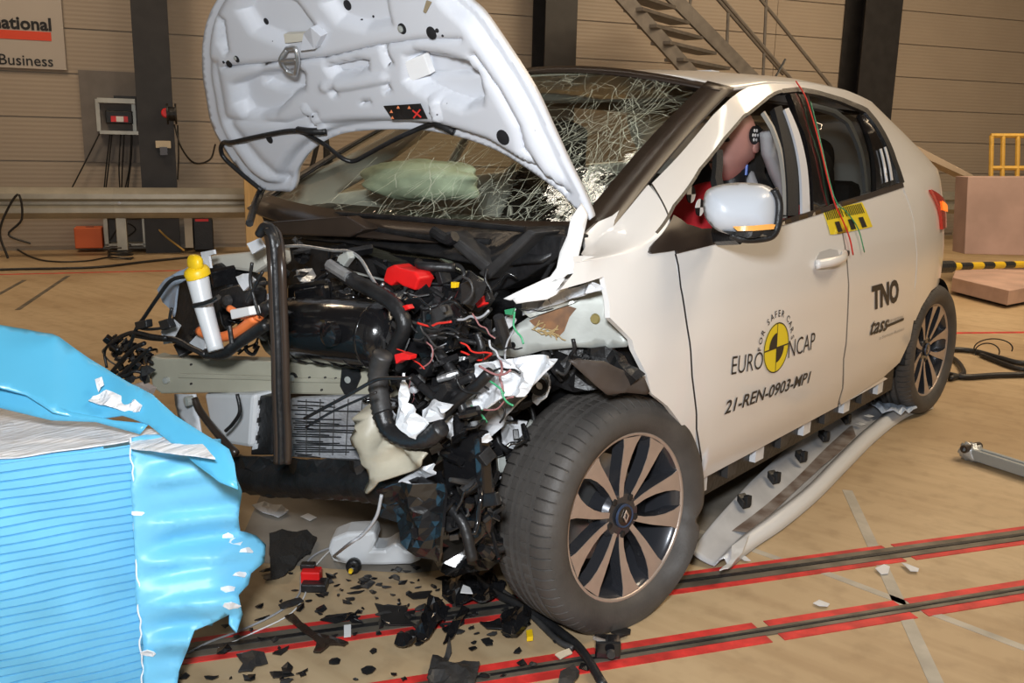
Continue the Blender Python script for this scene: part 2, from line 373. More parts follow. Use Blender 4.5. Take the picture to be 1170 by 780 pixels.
a = wsz(59, 47, .05); b = wsz(59, 37, .05); V, F = wbox(a[0]-1.3, a[0], a[1], b[1], .05, .056); mk('red_bar', V, F, mat('sign_red', (.72, .07, .03), .5), SG)
# wall box with sockets
def wb(x0, y0, x1, y1, o0, o1):
    a = wsz(x0, y1, o1); b = wsz(x1, y0, o1); return wbox(a[0], b[0], a[1], b[1], o0, o1)
WBX = thing('wall_socket_board', wall(128, 185), 'grey board with a small shelf of sockets and hanging cables beside the left column', 'socket board')
GBRD = mat('grey_board', (.17, .155, .145), .6, var=.1); V, F = wb(97, 83, 161, 185, 0, .03); mk('backboard', V, F, GBRD, WBX)
V, F = wb(111, 113, 154, 117, .03, .20); mk('shelf', V, F, GALV, WBX); V, F = wb(111, 113, 113, 150, .03, .05); mk('bracket', V, F, GALV, WBX)
V, F = wb(152, 113, 154, 150, .03, .05); mk('bracket', V, F, GALV, WBX)
V, F = wb(121, 127, 151, 141, .03, .14); mk('socket_box', V, F, BLK, WBX, bevel=.01); V, F = wb(127, 133, 146, 139, .14, .15); mk('socket_panel', V, F, RED, WBX)
V, F = wb(133, 133, 141, 139, .15, .155); mk('socket', V, F, CHK, WBX); V, F = wb(114, 150, 161, 153, .03, .12); mk('cable_bar', V, F, GALV, WBX); V, F = wb(130, 110, 155, 113, .03, .18); mk('tray', V, F, BLK, WBX)
for k, (a, b, c) in enumerate((((126, 152), (122, 185), (119, 216)), ((128, 152), (124, 190), (121, 216)), ((138, 152), (136, 190), (137, 216)), ((142, 152), (140, 185), (139, 216)), ((150, 152), (148, 190), (143, 216)), ((151, 152), (150, 180), (146, 214)), ((115, 150), (100, 180), (82, 215)))):
    V, F = tube([wall(*p, .10) for p in (a, b, c)], .008, 6); mk('cable', V, F, BLK, WBX)
# hose reel and switch on the left column
HR = thing('wall_reel', wall(196, 145, .5), 'small black cable reel with red centre fixed to the left dark column', 'cable reel')
V, F = lathe([(.0, -.05), (.105, -.05), (.105, -.03), (.07, -.03), (.07, .03), (.105, .03), (.105, .05), (0, .05)], 24, wall(196, 130, .62), WD); mk('drum', V*np.array([1, 1, 1.]), F, BLK, HR)
V, F = lathe([(.0, 0), (.05, 0), (.04, .01), (0, .012)], 16, wall(190, 129, .66), WN); mk('hub', V, F, RED, HR)
V, F = tube([wall(199, 142, .6), wall(207, 168, .6), wall(222, 186, .5), wall(240, 182, .3), wall(246, 165, .1)], .010, 6); mk('cable', V, F, BLK, HR)
V, F = tube([wall(203, 143, .6), wall(204, 175, .6), wall(203, 205, .6)], .009, 6); mk('cable', V, F, BLK, HR)
SW = thing('switch_box', wall(186, 175, .45), 'cream switch box on the left dark column under the reel', 'switch')
V, F = wb(178, 161, 195, 169, .45, .50); mk('cover', V, F, mat('cream_plastic', (.55, .48, .36), .5), SW, bevel=.005); V, F = wb(183, 168, 191, 177, .45, .52); mk('switch', V, F, TRIMB, SW)
# things at the foot of the left wall
OB = thing('tool_box', wall(102, 283, .25), 'flat orange box standing on the floor under the guard rail', 'box')
V, F = wb(86, 260, 116, 284, .05, .28); mk('case', V, F, mat('orange_box', (.68, .14, .04), .5), OB, bevel=.01); V, F = wb(98, 259, 107, 262, .15, .2); mk('handle', V, F, BLK, OB)
RK = thing('equipment_rack', wall(144, 282, .3), 'grey open metal rack on the floor right of the orange box', 'rack')
V, F = join([wb(120, 246, 122, 282, .1, .35), wb(164, 246, 167, 282, .1, .35), wb(120, 246, 167, 248, .1, .35), wb(120, 278, 167, 281, .1, .35)]); mk('frame', V, F, GALV, RK)
V, F = wb(122, 248, 164, 279, .1, .12); mk('back_plate', V, F, GBRD, RK)
V, F = tube([wall(125, 275, .36), wall(140, 255, .36), wall(155, 262, .36), wall(140, 275, .36), wall(150, 280, .36)], .008, 6); mk('cable', V, F, BLK, RK)
CAB = thing('black_cabinet', wall(230, 284, .3), 'low black box with a red stripe behind the headlamp wreck', 'box'); V, F = wb(222, 250, 243, 286, .1, .45); mk('case', V, F, BLK, CAB, bevel=.01); V, F = wb(223, 250, 238, 253, .45, .46); mk('stripe', V, F, RED, CAB)
V, F = wb(212, 245, 219, 283, .5, .56); mk('white_post', V, F, mat('cream_post', (.5, .46, .38), .5), label='short cream post under the guard rail left of the black box', cat='post')
V, F = wb(282, 190, 298, 283, .9, .98); mk('timber_post', V, F, mat('pale_timber', (.60, .42, .20), .6, var=.2, vscale=20, stretch=(1, 1, .1)), label='pale timber post standing behind the raised hood corner', cat='post')
# cables on the left floor
def fcable(name, pts, r, label, m=BLK, rib=0, cat='cable', **kw):
    V, F = tube([np.array([*q(x, y)[:2], r+.002]) for x, y in pts], r, 6); return mk(name, V, F, m, label=label, cat=cat, smooth=True, **kw)
fcable('floor_cable', [(-40, 311), (20, 309), (80, 308), (120, 306), (170, 300), (230, 294)], .012, 'thick black cable snaking across the far left floor in front of the wall')
fcable('floor_cable', [(18, 285), (40, 296), (65, 300), (100, 299), (125, 295), (150, 297)], .008, 'thin cable looping on the floor in front of the orange box')
V, F = tube([np.array([*(q(138+k*.0+14*math.cos(t), 295.5+1.6*math.sin(t)))[:2], .012+.003*k]) for k, t in enumerate(np.arange(0, 18, .6))], .009, 6); mk('coiled_cable', V, F, BLK, label='flat coil of black cable on the floor before the rack', cat='cable')
V, F = tube([wall(8, 283, .95)*[1, 1, 0]+[0, 0, .03], wall(0, 262, .95), wall(20, 222, .95), wall(25, 250, .95), wall(10, 268, .95), wall(35, 278, .95)], .012, 6); mk('hanging_cable', V, F, BLK, label='black cable bundle hanging over the guard rail at the far left', cat='cable')
V, F = tube([wall(170, 248, .3), wall(187, 268, .5), wall(210, 279, .7)*[1, 1, 0]+[0, 0, .05]], .010, 6); mk('yellow_cable', V, F, mat('ochre_cable', (.45, .28, .08), .5), label='ochre cable drooping from the rack to the cream post', cat='cable')

# stairs behind the car
ST = thing('steel_staircase', wpt(8, 0, 1.2), 'grey steel staircase with handrails descending behind the car roof', 'staircase')
STM = mat('stair_steel', (.17, .155, .14), .5, .3, var=.2)
def sp(px, py, off): return wall(px, py, off)
def beam(a, b, w, h, up=(0, 0, 1)):
    a, b = np.array(a), np.array(b); d = b-a; L_ = np.linalg.norm(d); d /= L_; up = np.array(up, float); s = np.cross(d, up); s /= np.linalg.norm(s); u = np.cross(s, d)
    return obox((a+b)/2, d*L_/2, s*w/2, u*h/2)
u0 = sp(708, -8, 1.6); u1 = sp(803, 98, 1.6); dd = u1-u0
for nm, pa, pb in (('stringer', (702, -14), (828, 128)), ('stringer', (758, -14), (880, 110))):
    V, F = beam(sp(*pa, 1.6 if pa[0] < 720 else .9), sp(*pb, 1.6 if pa[0] < 720 else .9), .05, .16); mk(nm, V, F, STM, ST)
for k in range(7):
    a = sp(700+15.5*k+8, -16+19*k+8, 1.6); b = sp(757+15.5*k+6, -14+19*k, .9); b[2] = a[2]
    V, F = beam(a, b, .24, .035); mk('tread', V, F, STM, ST)
for pa, pb, off in (((812, -10), (895, 85), .9), ((860, -12), (950, 100), .9), ((818, -10), (905, 92), 1.6)):
    V, F = tube([sp(*pa, off), sp(*pb, off)], .022, 8, 0); mk('handrail', V, F, STM, ST)
for pa, pb in (((876, -10), (872, 86)), ((832, 15), (830, 70)), ((790, -5), (788, 8))):
    V, F = tube([sp(*pa, .9), sp(*pb, .9)], .02, 8, 0); mk('baluster', V, F, STM, ST)
# right background: platform, panel, yellow railing, striped pole, cables
PINK = mat('dusty_pink_board', (.36, .25, .22), .6, var=.15, vscale=3)
pn = RM[2]*np.array([1, 1, 0]); pn /= np.linalg.norm(pn); pr = np.array([pn[1], -pn[0], 0])
def bq(px, py, d): return at(px, py, d=d)
PL = bq(1140, 290, 9.0)
def dpr(poly, d, depth, name, m, parent=None, bevel=.005, **kw): return prism(name, poly, {'d': d}, depth, m, parent, bevel, dirv=pn, **kw)
base = lambda px, py, d: np.array([*bq(px, py, d)[:2], 0])
dpr([(1106, 202), (1185, 202), (1185, 292), (1102, 290)], 8.6, .25, 'board_stack', PINK, label='dusty pink upright board at the right edge behind the striped pole', cat='board')
PT = thing('floor_platform', q(1140, 350), 'low pink topped platform lying on the floor right of the car tail', 'platform')
A = [q(*p) for p in ((1086, 336), (1150, 353), (1215, 340), (1215, 318), (1092, 320))]
def slab(pts, z0, z1): 
    n = len(pts); V = [(*p[:2], z) for z in (z0, z1) for p in pts]; return arr(V), [list(range(n))[::-1], [n+i for i in range(n)]]+[[i, (i+1) % n, n+(i+1) % n, n+i] for i in range(n)]
V, F = slab(A, .03, .15); mk('deck', V, F, mat('pink_deck', (.50, .34, .28), .45, var=.2, vscale=4), PT, bevel=.005)
V, F = slab([p+(np.mean(A, 0)-p)*.12 for p in A], 0, .03); mk('feet', V, F, BLK, PT)
YR = thing('yellow_railing', base(1150, 290, 8.9), 'ochre yellow tubular railing above the pink board at the right edge', 'railing'); YM = mat('yellow_rail_paint', (.55, .33, .05), .45, var=.15)
for pa, pb in (((1133, 155), (1131, 260)), ((1146, 154), (1144, 260)), ((1163, 154), (1161, 260)), ((1132, 155), (1200, 155)), ((1132, 192), (1200, 192))):
    V, F = tube([bq(*pa, 8.9), bq(*pb, 8.9)], .022, 8, 0); mk('rail_tube', V, F, YM, YR)
dpr([(1020, 152), (1112, 200), (1112, 206), (1020, 164)], 9.4, .3, 'sloping_panel', mat('dull_beige_sheet', (.33, .26, .19), .6), label='dull beige sloping sheet between car tail and pink board', cat='panel')
SPL = thing('striped_pole', bq(1085, 303, 5.3), 'yellow and black striped pole sticking out behind the car tail', 'pole')
pa, pb = bq(1068, 305, 5.0), bq(1200, 301, 5.9)
for k in range(11):
    a = pa+(pb-pa)*k/11; b = pa+(pb-pa)*(k+1)/11; V, F = tube([a, b], .022, 10, 0); mk('pole_band', V, F, YEL if k % 2 else BLK, SPL)
V, F = tube([pa-(pb-pa)*.03, pa+(pb-pa)*.12], .035, 10, 0); mk('clamp', V, F, BLK, SPL)
V, F = tube([np.array([*pb[:2], 0]), pb], .02, 8, 0); mk('stand_leg', V, F, BLK, SPL)
for pts, r, lb in (([(1072, 428), (1100, 434), (1140, 432), (1200, 431)], .016, 'black hose lying straight across the floor from the rear wheel to the right edge'),
                   ([(1080, 402), (1110, 404), (1140, 412), (1165, 418), (1200, 418)], .017, 'upper black hose curving from behind the rear wheel to the right edge'),
                   ([(1082, 408), (1095, 418), (1100, 430), (1085, 436)], .015, 'short black hose loop on the floor by the rear tyre'),
                   ([(1120, 408), (1150, 420), (1170, 425), (1200, 424)], .014, 'black hose under the thin wire loops at the right edge')):
    fcable('floor_hose', pts, r, lb)
for k, (cx, cy, rx, ry) in enumerate(((1135, 398, 22, 11), (1128, 402, 14, 10))):
    c0 = q(cx, 412); V, F = tube([at(cx+rx*math.cos(t), cy-ry*math.sin(t), y=float(c0[1]))*[1, 1, 1] for t in np.linspace(-.3, 3.5, 12)], .004, 6); V[:, 2] = np.maximum(V[:, 2], .004)
    mk('wire_loop', V, F, BLK, label=('larger' if k == 0 else 'smaller')+' thin black wire loop standing up from the hoses at the right', cat='wire')
# tripod seen through the gap under the hood
TP = thing('tripod_stand', [*wall(368, 285, 2.2)[:2], 0], 'black tripod stand seen under the arch of the raised hood', 'stand')
for pa, pb in (((372, 60), (372, 205)), ((366, 150), (340, 260)), ((372, 165), (400, 260)), ((372, 150), (385, 262))):
    e = wall(*pb, 2.2); s_ = wall(*pa, 2.2); e = s_+(e-s_)*(s_[2]/(s_[2]-e[2]) if pb[1] > 210 else 1)
    V, F = tube([s_, e], .022, 8, 0); mk('leg', V, F, BLK, TP)
# hall lamps on the ceiling
LM = mat('lamp_glow', (1, .93, .8), .5, emit=14)
for k, (x, y) in enumerate(((-1.35, 2.75), (-.95, 3.25), (-2.25, 1.8), (-1.8, 2.15), (-3.4, 2.5), (3.6, 3.0), (-1, 7), (2, 6))):
    t = thing('ceiling_lamp', (x, y, 6.0), 'twin tube ceiling lamp in the row under the hall roof', 'lamp', 'hall ceiling lamps')
    V, F = box(x-.24, x+.24, y-.15, y+.15, 6.05, 6.2); mk('housing', V, F, GALV, t)
    for s in (-.07, .07): V, F = box(x-.20, x+.20, y+s-.045, y+s+.045, 6.02, 6.05); mk('tube_lamp', V, F, LM, t)

# ================================================================ CAR BODY SURFACE
Y0, YE = 1.2, np.array([3.20, 3.24, 3.08, 2.74, 2.55])
def lerp(a, b, t): return a+(b-a)*t
VK = np.array([-.4, -.05, .02, .25, .5, .85, 1.15, 1.5, 1.9, 2.2, 2.6, 3.3])
ZC = np.array([.93, .965, .99, 1.11, 1.215, 1.372, 1.412, 1.432, 1.425, 1.405, 1.36, 1.30])
XC = np.array([.74, .72, .70, .672, .638, .588, .582, .585, .59, .59, .58, .56])
ZR = np.array([1.3, 1.3, 1.3, 1.3, 1.35, 1.44, 1.468, 1.482, 1.476, 1.455, 1.41, 1.35])
def body(v, s):
    "car side/roof surface, left half: v runs along the car, s from sill (0) to belt (1), roof edge (2), roof centre (3)"
    v = np.asarray(v, float); s = np.asarray(s, float); v, s = np.broadcast_arrays(v, s)
    ye = np.interp(s, [0, .5, 1, 2, 3], YE); phi = np.clip((v-Y0), 0, 1)*math.pi/2
    t = np.clip(v-Y0, 0, 1); n = 4.0
    sn = np.sin(phi)**(1.0); sn = np.clip(sn, 0, 1)
    y = np.where(v <= Y0, v, Y0+(ye-Y0)*sn); k = np.where(v <= Y0, 1.0, (np.clip(1-sn**n, 0, 1))**(1/n))
    yc = y
    zs = .27; zb = .952+.064*np.clip(yc, -.1, 3)
    zc = np.interp(yc, VK, ZC); xc = np.interp(yc, VK, XC); zr = np.interp(yc, VK, ZR)
    a = np.clip(s, 0, 1); xl = np.interp(a, [0, .12, .35, .62, .8, .92, 1.0], [.795, .828, .853, .860, .850, .838, .822])
    xl = xl*np.interp(yc, [-.4, 0, .4, 3.3], [.965, .988, 1, 1]); 
    b = np.clip(s-1, 0, 1); c = np.clip(s-2, 0, 1)
    xb = .822*np.interp(yc, [-.4, 0, .4, 3.3], [.965, .988, 1, 1])
    x = np.where(s <= 1, xl, lerp(xb, xc, b)+.028*np.sin(np.pi*b)); z = np.where(s <= 1, lerp(zs, zb, a), lerp(zb, zc, b))
    cx = xc*.86
    rx = (1-c)**2*xc+2*c*(1-c)*cx; rz = (1-c)**2*zc+2*c*(1-c)*(zr-.004)+c*c*zr
    x = np.where(s > 2, rx, x); z = np.where(s > 2, rz, z)
    y = y-np.where(s > 2, .12*(1-(rx/xc)**2)*np.clip((1.5-y)/.65, 0, 1), 0)
    return np.stack([x*k, y, z], -1)
_v = np.linspace(-.35, 2.19, 500); _s = np.linspace(0, 2.9, 220); GV, GS = np.meshgrid(_v, _s, indexing='ij')
GP = body(GV, GS); _n = np.cross(np.gradient(GP, axis=0), np.gradient(GP, axis=1)); _f = (_n*(CAM-GP)).sum(-1) > 0
GPX = proj(GP.reshape(-1, 3)).reshape(*GV.shape, 2); GPX = np.where(_f[..., None], GPX, 1e6)
def ps(px, py):
    "body-surface coordinates of a point seen at px,py"
    d = ((GPX-np.array([px, py]))**2).sum(-1); i, j = np.unravel_index(d.argmin(), d.shape); u = np.array([GV[i, j], GS[i, j]]); e = 1e-3
    for _ in range(6):
        p0 = proj(body(*u))[0]; J = np.stack([(proj(body(u[0]+e, u[1]))[0]-p0)/e, (proj(body(u[0], u[1]+e))[0]-p0)/e], 1)
        try: du = np.linalg.solve(J, np.array([px, py])-p0)
        except Exception: break
        if np.abs(du).max() > .08: break
        u = u+du
    return u
S2 = .62
def bnorm(v, s):
    e = 1e-3; a = body(v+e, s)-body(v-e, s); b = body(v, s+e)-body(v, s-e); n = np.cross(a, b); n /= np.linalg.norm(n, axis=-1)[..., None]+1e-12
    return n
def bpanel(name, poly, m, parent, px=True, holes=(), off=0, thick=.014, step=.045, mirror=False, **kw):
    pv = [tuple(ps(*p)) if px else p for p in poly]; hv = [[tuple(ps(*p)) if px else p for p in h] for h in holes]
    P, T = cdt([(a, b*S2) for a, b in pv], [[(a, b*S2) for a, b in h] for h in hv], step)
    W = body(P[:, 0], P[:, 1]/S2); 
    if off: W = W+bnorm(P[:, 0], P[:, 1]/S2)*off
    if thick: W2 = W-bnorm(P[:, 0], P[:, 1]/S2)*thick
    n = len(W); cnt = {}
    T = [t if np.dot(np.cross(W[t[1]]-W[t[0]], W[t[2]]-W[t[0]]), bnorm(P[t[0], 0], P[t[0], 1]/S2)) > 0 else t[::-1] for t in T]
    F = [list(t) for t in T]
    if thick:
        for t in T:
            for i in range(3): cnt[(t[i], t[(i+1) % 3])] = 1
        F += [[i+n for i in t[::-1]] for t in T]+[[b, a, a+n, b+n] for (a, b) in cnt if (b, a) not in cnt]; W = np.vstack([W, W2])
    out = []
    for sgn in ((1, -1) if mirror else (1,)):
        V = W*np.array([sgn, 1, 1]); FF = F if sgn > 0 else [f[::-1] for f in F]
        out.append(mk(name, V, FF, m, parent, smooth=True, auto=50, fm=[0]*len(FF), **kw))
    return out[0]
CAR = thing('car', (0, 1.3, 0), 'white crash-tested five-door hatchback with wrecked front and raised hood', 'car')

# --- outlines (left side). seam lines are shared so that panels meet at thin dark gaps
FR_SEAM = [(744, 209), (756, 229), (767, 262), (772, 290), (778, 328), (785, 371), (791, 430), (796, 490), (798, 552)]
fender = [(684, 253), (714, 235), (741, 211)]+[(x-1.2, y) for x, y in FR_SEAM[1:8]]+[(795, 520), (789, 505), (779, 486), (763, 464), (744, 449), (739, 428), (725, 400), (722, 388), (697, 363), (696, 345), (690, 316), (668, 323), (640, 331), (655, 312), (664, 290), (668, 268)]
bpanel('front_fender', fender, PAINT, CAR)
MID = [(951, 236), (962, 262), (968, 300), (969, 350), (964, 410), (954, 474)]
belt_f = [(770, 284), (830, 272), (880, 257), (930, 242), (951, 236)]
fdoor = [(772.5, 290)]+belt_f[1:-1]+[(950, 237)]+[(x-.8, y) for x, y in MID[1:]]+[(921, 491), (880, 512), (840, 533), (800, 555)]+[(x+1.2, y) for x, y in FR_SEAM[3:-1]][::-1]
bpanel('front_door', [(799, 553)]+[(x+1.2, y) for x, y in FR_SEAM[4:8][::-1]]+[(772.5, 288), (830, 273), (880, 258), (930, 243), (950, 237)]+[(x-.8, y) for x, y in MID[1:]]+[(921, 490), (880, 512), (840, 533)], PAINT, CAR)
RSEAM = [(1031, 213), (1044, 250), (1048, 290), (1046, 325), (1038, 360)]
ARC = [(1052, 345), (1044, 369), (1035, 395), (1022, 418), (1012, 432)]
rdoor = [(952, 237), (990, 226), (1030, 214)]+[(x-.8, y) for x, y in RSEAM[1:4]]+[(1044, 366), (1040, 388), (1028, 414), (1009, 431), (984, 448), (955.5, 473)]+[(x+.8, y) for x, y in MID[1:5][::-1]]
bpanel('rear_door', rdoor, PAINT, CAR)
# body side frame: pillar, roof rail, quarter (in body coordinates at the back)
win_top = [(1031, 209), (1022, 183), (1012, 158), (1000, 138), (990, 126), (962, 114), (935, 106), (912, 102), (894, 104), (878, 111), (855, 130), (828, 158), (800, 193), (770, 235), (750, 266), (741, 287)]
apil = [(745, 209), (765, 189), (790, 161), (815, 131), (835, 112), (846, 104)]
wc = np.array([.8, 2.588, .31])
def arch(rad, a0, a1, n=12):
    out = []
    for t in np.linspace(a0, a1, n):
        y, z = wc[1]+rad*math.cos(t), .33+rad*math.sin(t); sp = math.asin(min(1, (y-Y0)/(3.22-Y0)))/(math.pi/2); out.append((Y0+sp, (z-.27)/(.952+.064*y-.27)))
    return out
A1 = [tuple(ps(*p)) for p in ((1040, 366), (1046, 326), (1048, 290), (1044, 250), (1031, 212))]
qp = [tuple(ps(*p)) for p in ((1046, 366), (1053, 350), (1064, 332), (1075, 323), (1084, 323))]
print('quarter arch', qp); print('arch calc', arch(.35, math.pi, .0, 5))
back = [(qp[-1][0]+.10, qp[-1][1]-.12), (qp[-1][0]+.16, qp[-1][1]-.4), (qp[-1][0]+.17, .05), (2.2, 0), (2.2, 1.0), (2.2, 2.0)]
top2 = [(v, 1.995) for v in np.linspace(2.1, 1.0, 14)]
frame = top2+[tuple(ps(*p)) for p in apil[::-1]]+[tuple(ps(*p)) for p in FR_SEAM[1:4]]+[tuple(ps(*p)) for p in win_top[::-1]]+[tuple(ps(1031.5, 212))]+A1[::-1][1:]+qp+back
sideframe = bpanel('body_side', frame, PAINT, CAR, px=False, step=.05)
# roof, both halves in one panel
nv, nu = 46, 33; V = []
for v in np.linspace(.83, 2.199, nv):
    for u in np.linspace(-1, 1, nu):
        s = 3-abs(u); s = max(s, 2.0); p = body(v, s); V.append((p[0]*(1 if u >= 0 else -1), p[1], p[2]))
F = [[i*nu+j, i*nu+j+1, (i+1)*nu+j+1, (i+1)*nu+j] for i in range(nv-1) for j in range(nu-1)]
mk('roof', V, F, PAINT, CAR, smooth=True, solid=.012)
# tail (hatch + bumper, closes the back both sides): right half mirrored side
def grid(name, f, nu, nv, m, parent, **kw):
    V = [f(i/(nu-1), j/(nv-1)) for i in range(nu) for j in range(nv)]; F = [[i*nv+j, i*nv+j+1, (i+1)*nv+j+1, (i+1)*nv+j] for i in range(nu-1) for j in range(nv-1)]
    return mk(name, V, F, m, parent, smooth=True, **kw)
mir = lambda p: np.array([-p[0], p[1], p[2]])
vb = [ (v, s) for v, s in [(.45, 0.1), (1.75, .02), (1.77, .35), (1.86, .62), (1.98, .62), (2.06, .3), (2.1, .0), (2.2, 0), (2.2, 2.0), (.95, 1.995), (.84, 1.98), (.10, 1.6), (.08, 1.02), (.42, .9)]]
hw = [[(.45, 1.08), (1.02, 1.08), (1.10, 1.86), (.98, 1.86)], [(1.07, 1.08), (1.72, 1.08), (1.6, 1.86), (1.15, 1.86)]]
P, T = cdt([(a, b*S2) for a, b in vb], [[(a, b*S2) for a, b in h] for h in hw], .06)
W = body(P[:, 0], P[:, 1]/S2)*[-1, 1, 1]; mk('body_side', W, T, PAINT, CAR, smooth=True, solid=.012, soff=0)
P = body(2.2, 0)
# rear bumper inset lip + wheel arch liners
RL = mat('tail_lamp_red', (.65, .03, .02), .15, coat=.6); RLO = mat('tail_lamp_amber', (1, .25, .03), .3, emit=.6)
TL = bpanel('tail_lamp', [(1061, 217), (1070, 222), (1078, 234), (1081, 246), (1079, 258), (1074, 262), (1073, 248), (1070, 236)], RL, CAR, off=.012, thick=.02, step=.02)
bpanel('lamp_glow', [(1072, 230), (1078, 236), (1078.5, 242), (1073, 240)], RLO, TL, off=.018, thick=.004, step=.01)
# black window surround and pillars (slightly proud)
def bstrip(name, pts, wpx, m, off=.004, thick=.012, parent=None, step=.02, closed=None, **kw):
    pts = [np.array(p, float) for p in pts]; L_, R_ = [], []
    for i, p in enumerate(pts):
        d = pts[min(i+1, len(pts)-1)]-pts[max(i-1, 0)]; d /= np.linalg.norm(d); n = np.array([-d[1], d[0]]); ww = wpx[i] if hasattr(wpx, '__len__') else wpx
        L_.append(tuple(p+n*ww/2)); R_.append(tuple(p-n*ww/2))
    return bpanel(name, L_+R_[::-1], m, parent or CAR, off=off, thick=thick, step=step, **kw)
bstrip('belt_moulding', [(772, 287), (830, 272.5), (900, 252.5), (951, 236.5), (990, 224.5), (1031, 211)], 6, TRIMB)
bstrip('window_seal', win_top[:9], 5, BLK, off=.001); bstrip('window_seal', win_top[8:15], 3.5, BLK, off=.001)
bpanel('mirror_triangle', [(740, 288), (746, 277), (768, 247), (783, 257), (800, 262), (830, 262), (832, 274), (800, 281), (760, 288), (743, 290)], TRIMB, CAR, off=.006, thick=.01, step=.03)
bstrip('quarter_divider', [(825, 168), (824, 200), (828, 262)], [7, 8, 9], FELT, off=-.01, thick=.02)
BP = bpanel('centre_pillar', [(903, 104), (925, 108), (938, 160), (950, 238), (931, 244), (929, 195), (920, 150)], GBLK, CAR, off=-.004, thick=.02)
bstrip('pillar_inner', [(893, 118), (903, 150), (910, 190), (912, 245)], [9, 12, 13, 12], FELT, off=-.016, thick=.02)
bstrip('pillar_strip', [(901, 122), (912, 150), (921, 190), (924, 243)], [5, 7, 8, 9], HOODP, off=-.008, thick=.008)
bstrip('door_seal', [(879, 122), (890, 140), (899, 165), (905, 200), (907, 247)], 2.0, mat('pale_seal', (.42, .40, .36), .5), off=-.022, thick=.012)
bpanel('rear_pillar_trim', [(984, 128), (998, 140), (1011, 160), (1021, 184), (1029, 208), (1003, 217), (1002, 190), (995, 155)], GBLK, CAR, off=-.006, thick=.02)
bstrip('rear_door_frame', [(930, 113), (962, 121), (978, 133), (992, 165), (1000, 216)], [5, 5, 4, 3, 3], mat('frame_grey', (.20, .21, .23), .35), off=-.03, thick=.012)
bstrip('handle_gloss_streak', [(1006, 170), (1013, 208)], 2, HOODP, off=.002, thick=.004); bstrip('handle_gloss_streak', [(1011, 168), (1019, 206)], 2, HOODP, off=.002, thick=.004)  # pale strips paint the glossy streaks seen on the recessed rear handle
bstrip('door_gap', FR_SEAM, 1.1, BLK, off=.0006, thick=.002); bstrip('door_gap', [(951, 238)]+MID[1:], .9, mat('gap_grey', (.20, .18, .16), .6), off=.0006, thick=.002)
GLS = bpy.data.materials.new('tinted_glass'); GLS.use_nodes = True
def glass(m, tint, gl=.12, rough=.02):
    nt = m.node_tree; N = nt.nodes; L = nt.links; N.remove(N['Principled BSDF']); o = N['Material Output']
    t = N.new('ShaderNodeBsdfTransparent'); t.inputs[0].default_value = (*tint, 1); g = N.new('ShaderNodeBsdfGlossy'); g.inputs['Roughness'].default_value = rough
    ge = N.new('ShaderNodeNewGeometry'); dp = N.new('ShaderNodeVectorMath'); dp.operation = 'DOT_PRODUCT'; L.new(ge.outputs['Incoming'], dp.inputs[0]); L.new(ge.outputs['Normal'], dp.inputs[1])
    def mth(op, a, b=None):
        n = N.new('ShaderNodeMath'); n.operation = op; n.use_clamp = op in ('ABSOLUTE', 'ADD')
        for i, q in enumerate((a, b)):
            if q is None: continue
            if isinstance(q, (int, float)): n.inputs[i].default_value = q
            else: L.new(q, n.inputs[i])
        return n.outputs[0]
    fr = mth('ADD', mth('MULTIPLY', mth('POWER', mth('SUBTRACT', 1.0, mth('ABSOLUTE', dp.outputs['Value'])), 5.0), .9), .06); mx = N.new('ShaderNodeMixShader'); L.new(fr, mx.inputs[0]); L.new(t.outputs[0], mx.inputs[1]); L.new(g.outputs[0], mx.inputs[2])
    L.new(mx.outputs[0], o.inputs[0]); return mx, nt, o
glass(GLS, (.62, .64, .62))
bpanel('rear_door_glass', [(930, 112), (962, 120), (985, 132), (1002, 160), (1003, 216), (952, 232), (940, 170)], GLS, CAR, off=-.02, thick=0)
# front door glass is wound down in the photograph: only a stub at the belt
# sill and underbody
bpanel('sill_flange', [(800, 553), (840, 531), (880, 510), (921, 488), (954, 471), (984, 448), (1008, 430), (1010, 441), (984, 460), (930, 488), (880, 516), (800, 560)], PAINT, CAR, off=-.012, thick=.02)
V, F = box(.70, .765, .28, 2.22, .19, .29); mk('sill_beam', V, F, BLK, CAR)
for k in range(9): V, F = box(.765, .785, .45+k*.19, .51+k*.19, .22, .27); mk('sill_clip', V, F, DGREY if k % 2 else WPL, CAR)
V, F = join([box(-.74, .74, .12, 3.0, .22, .26), box(-.68, .68, .05, .12, .24, .93)]); mk('floor_pan', V, F, BLK, CAR)
def liner(y0, nm):
    V, F = [], []; n = 24
    for i in range(n+1):
        t = math.pi*i/n
        for x in (.52, .80): V.append((x, y0+.345*math.cos(t), .30+.345*math.sin(t)))
    F = [[2*i, 2*i+1, 2*i+3, 2*i+2] for i in range(n)]; F.append([2*i for i in range(n+1)][::-1]); mk(nm, V, F, BLK, CAR, smooth=True)
liner(2.588, 'wheel_arch_liner')

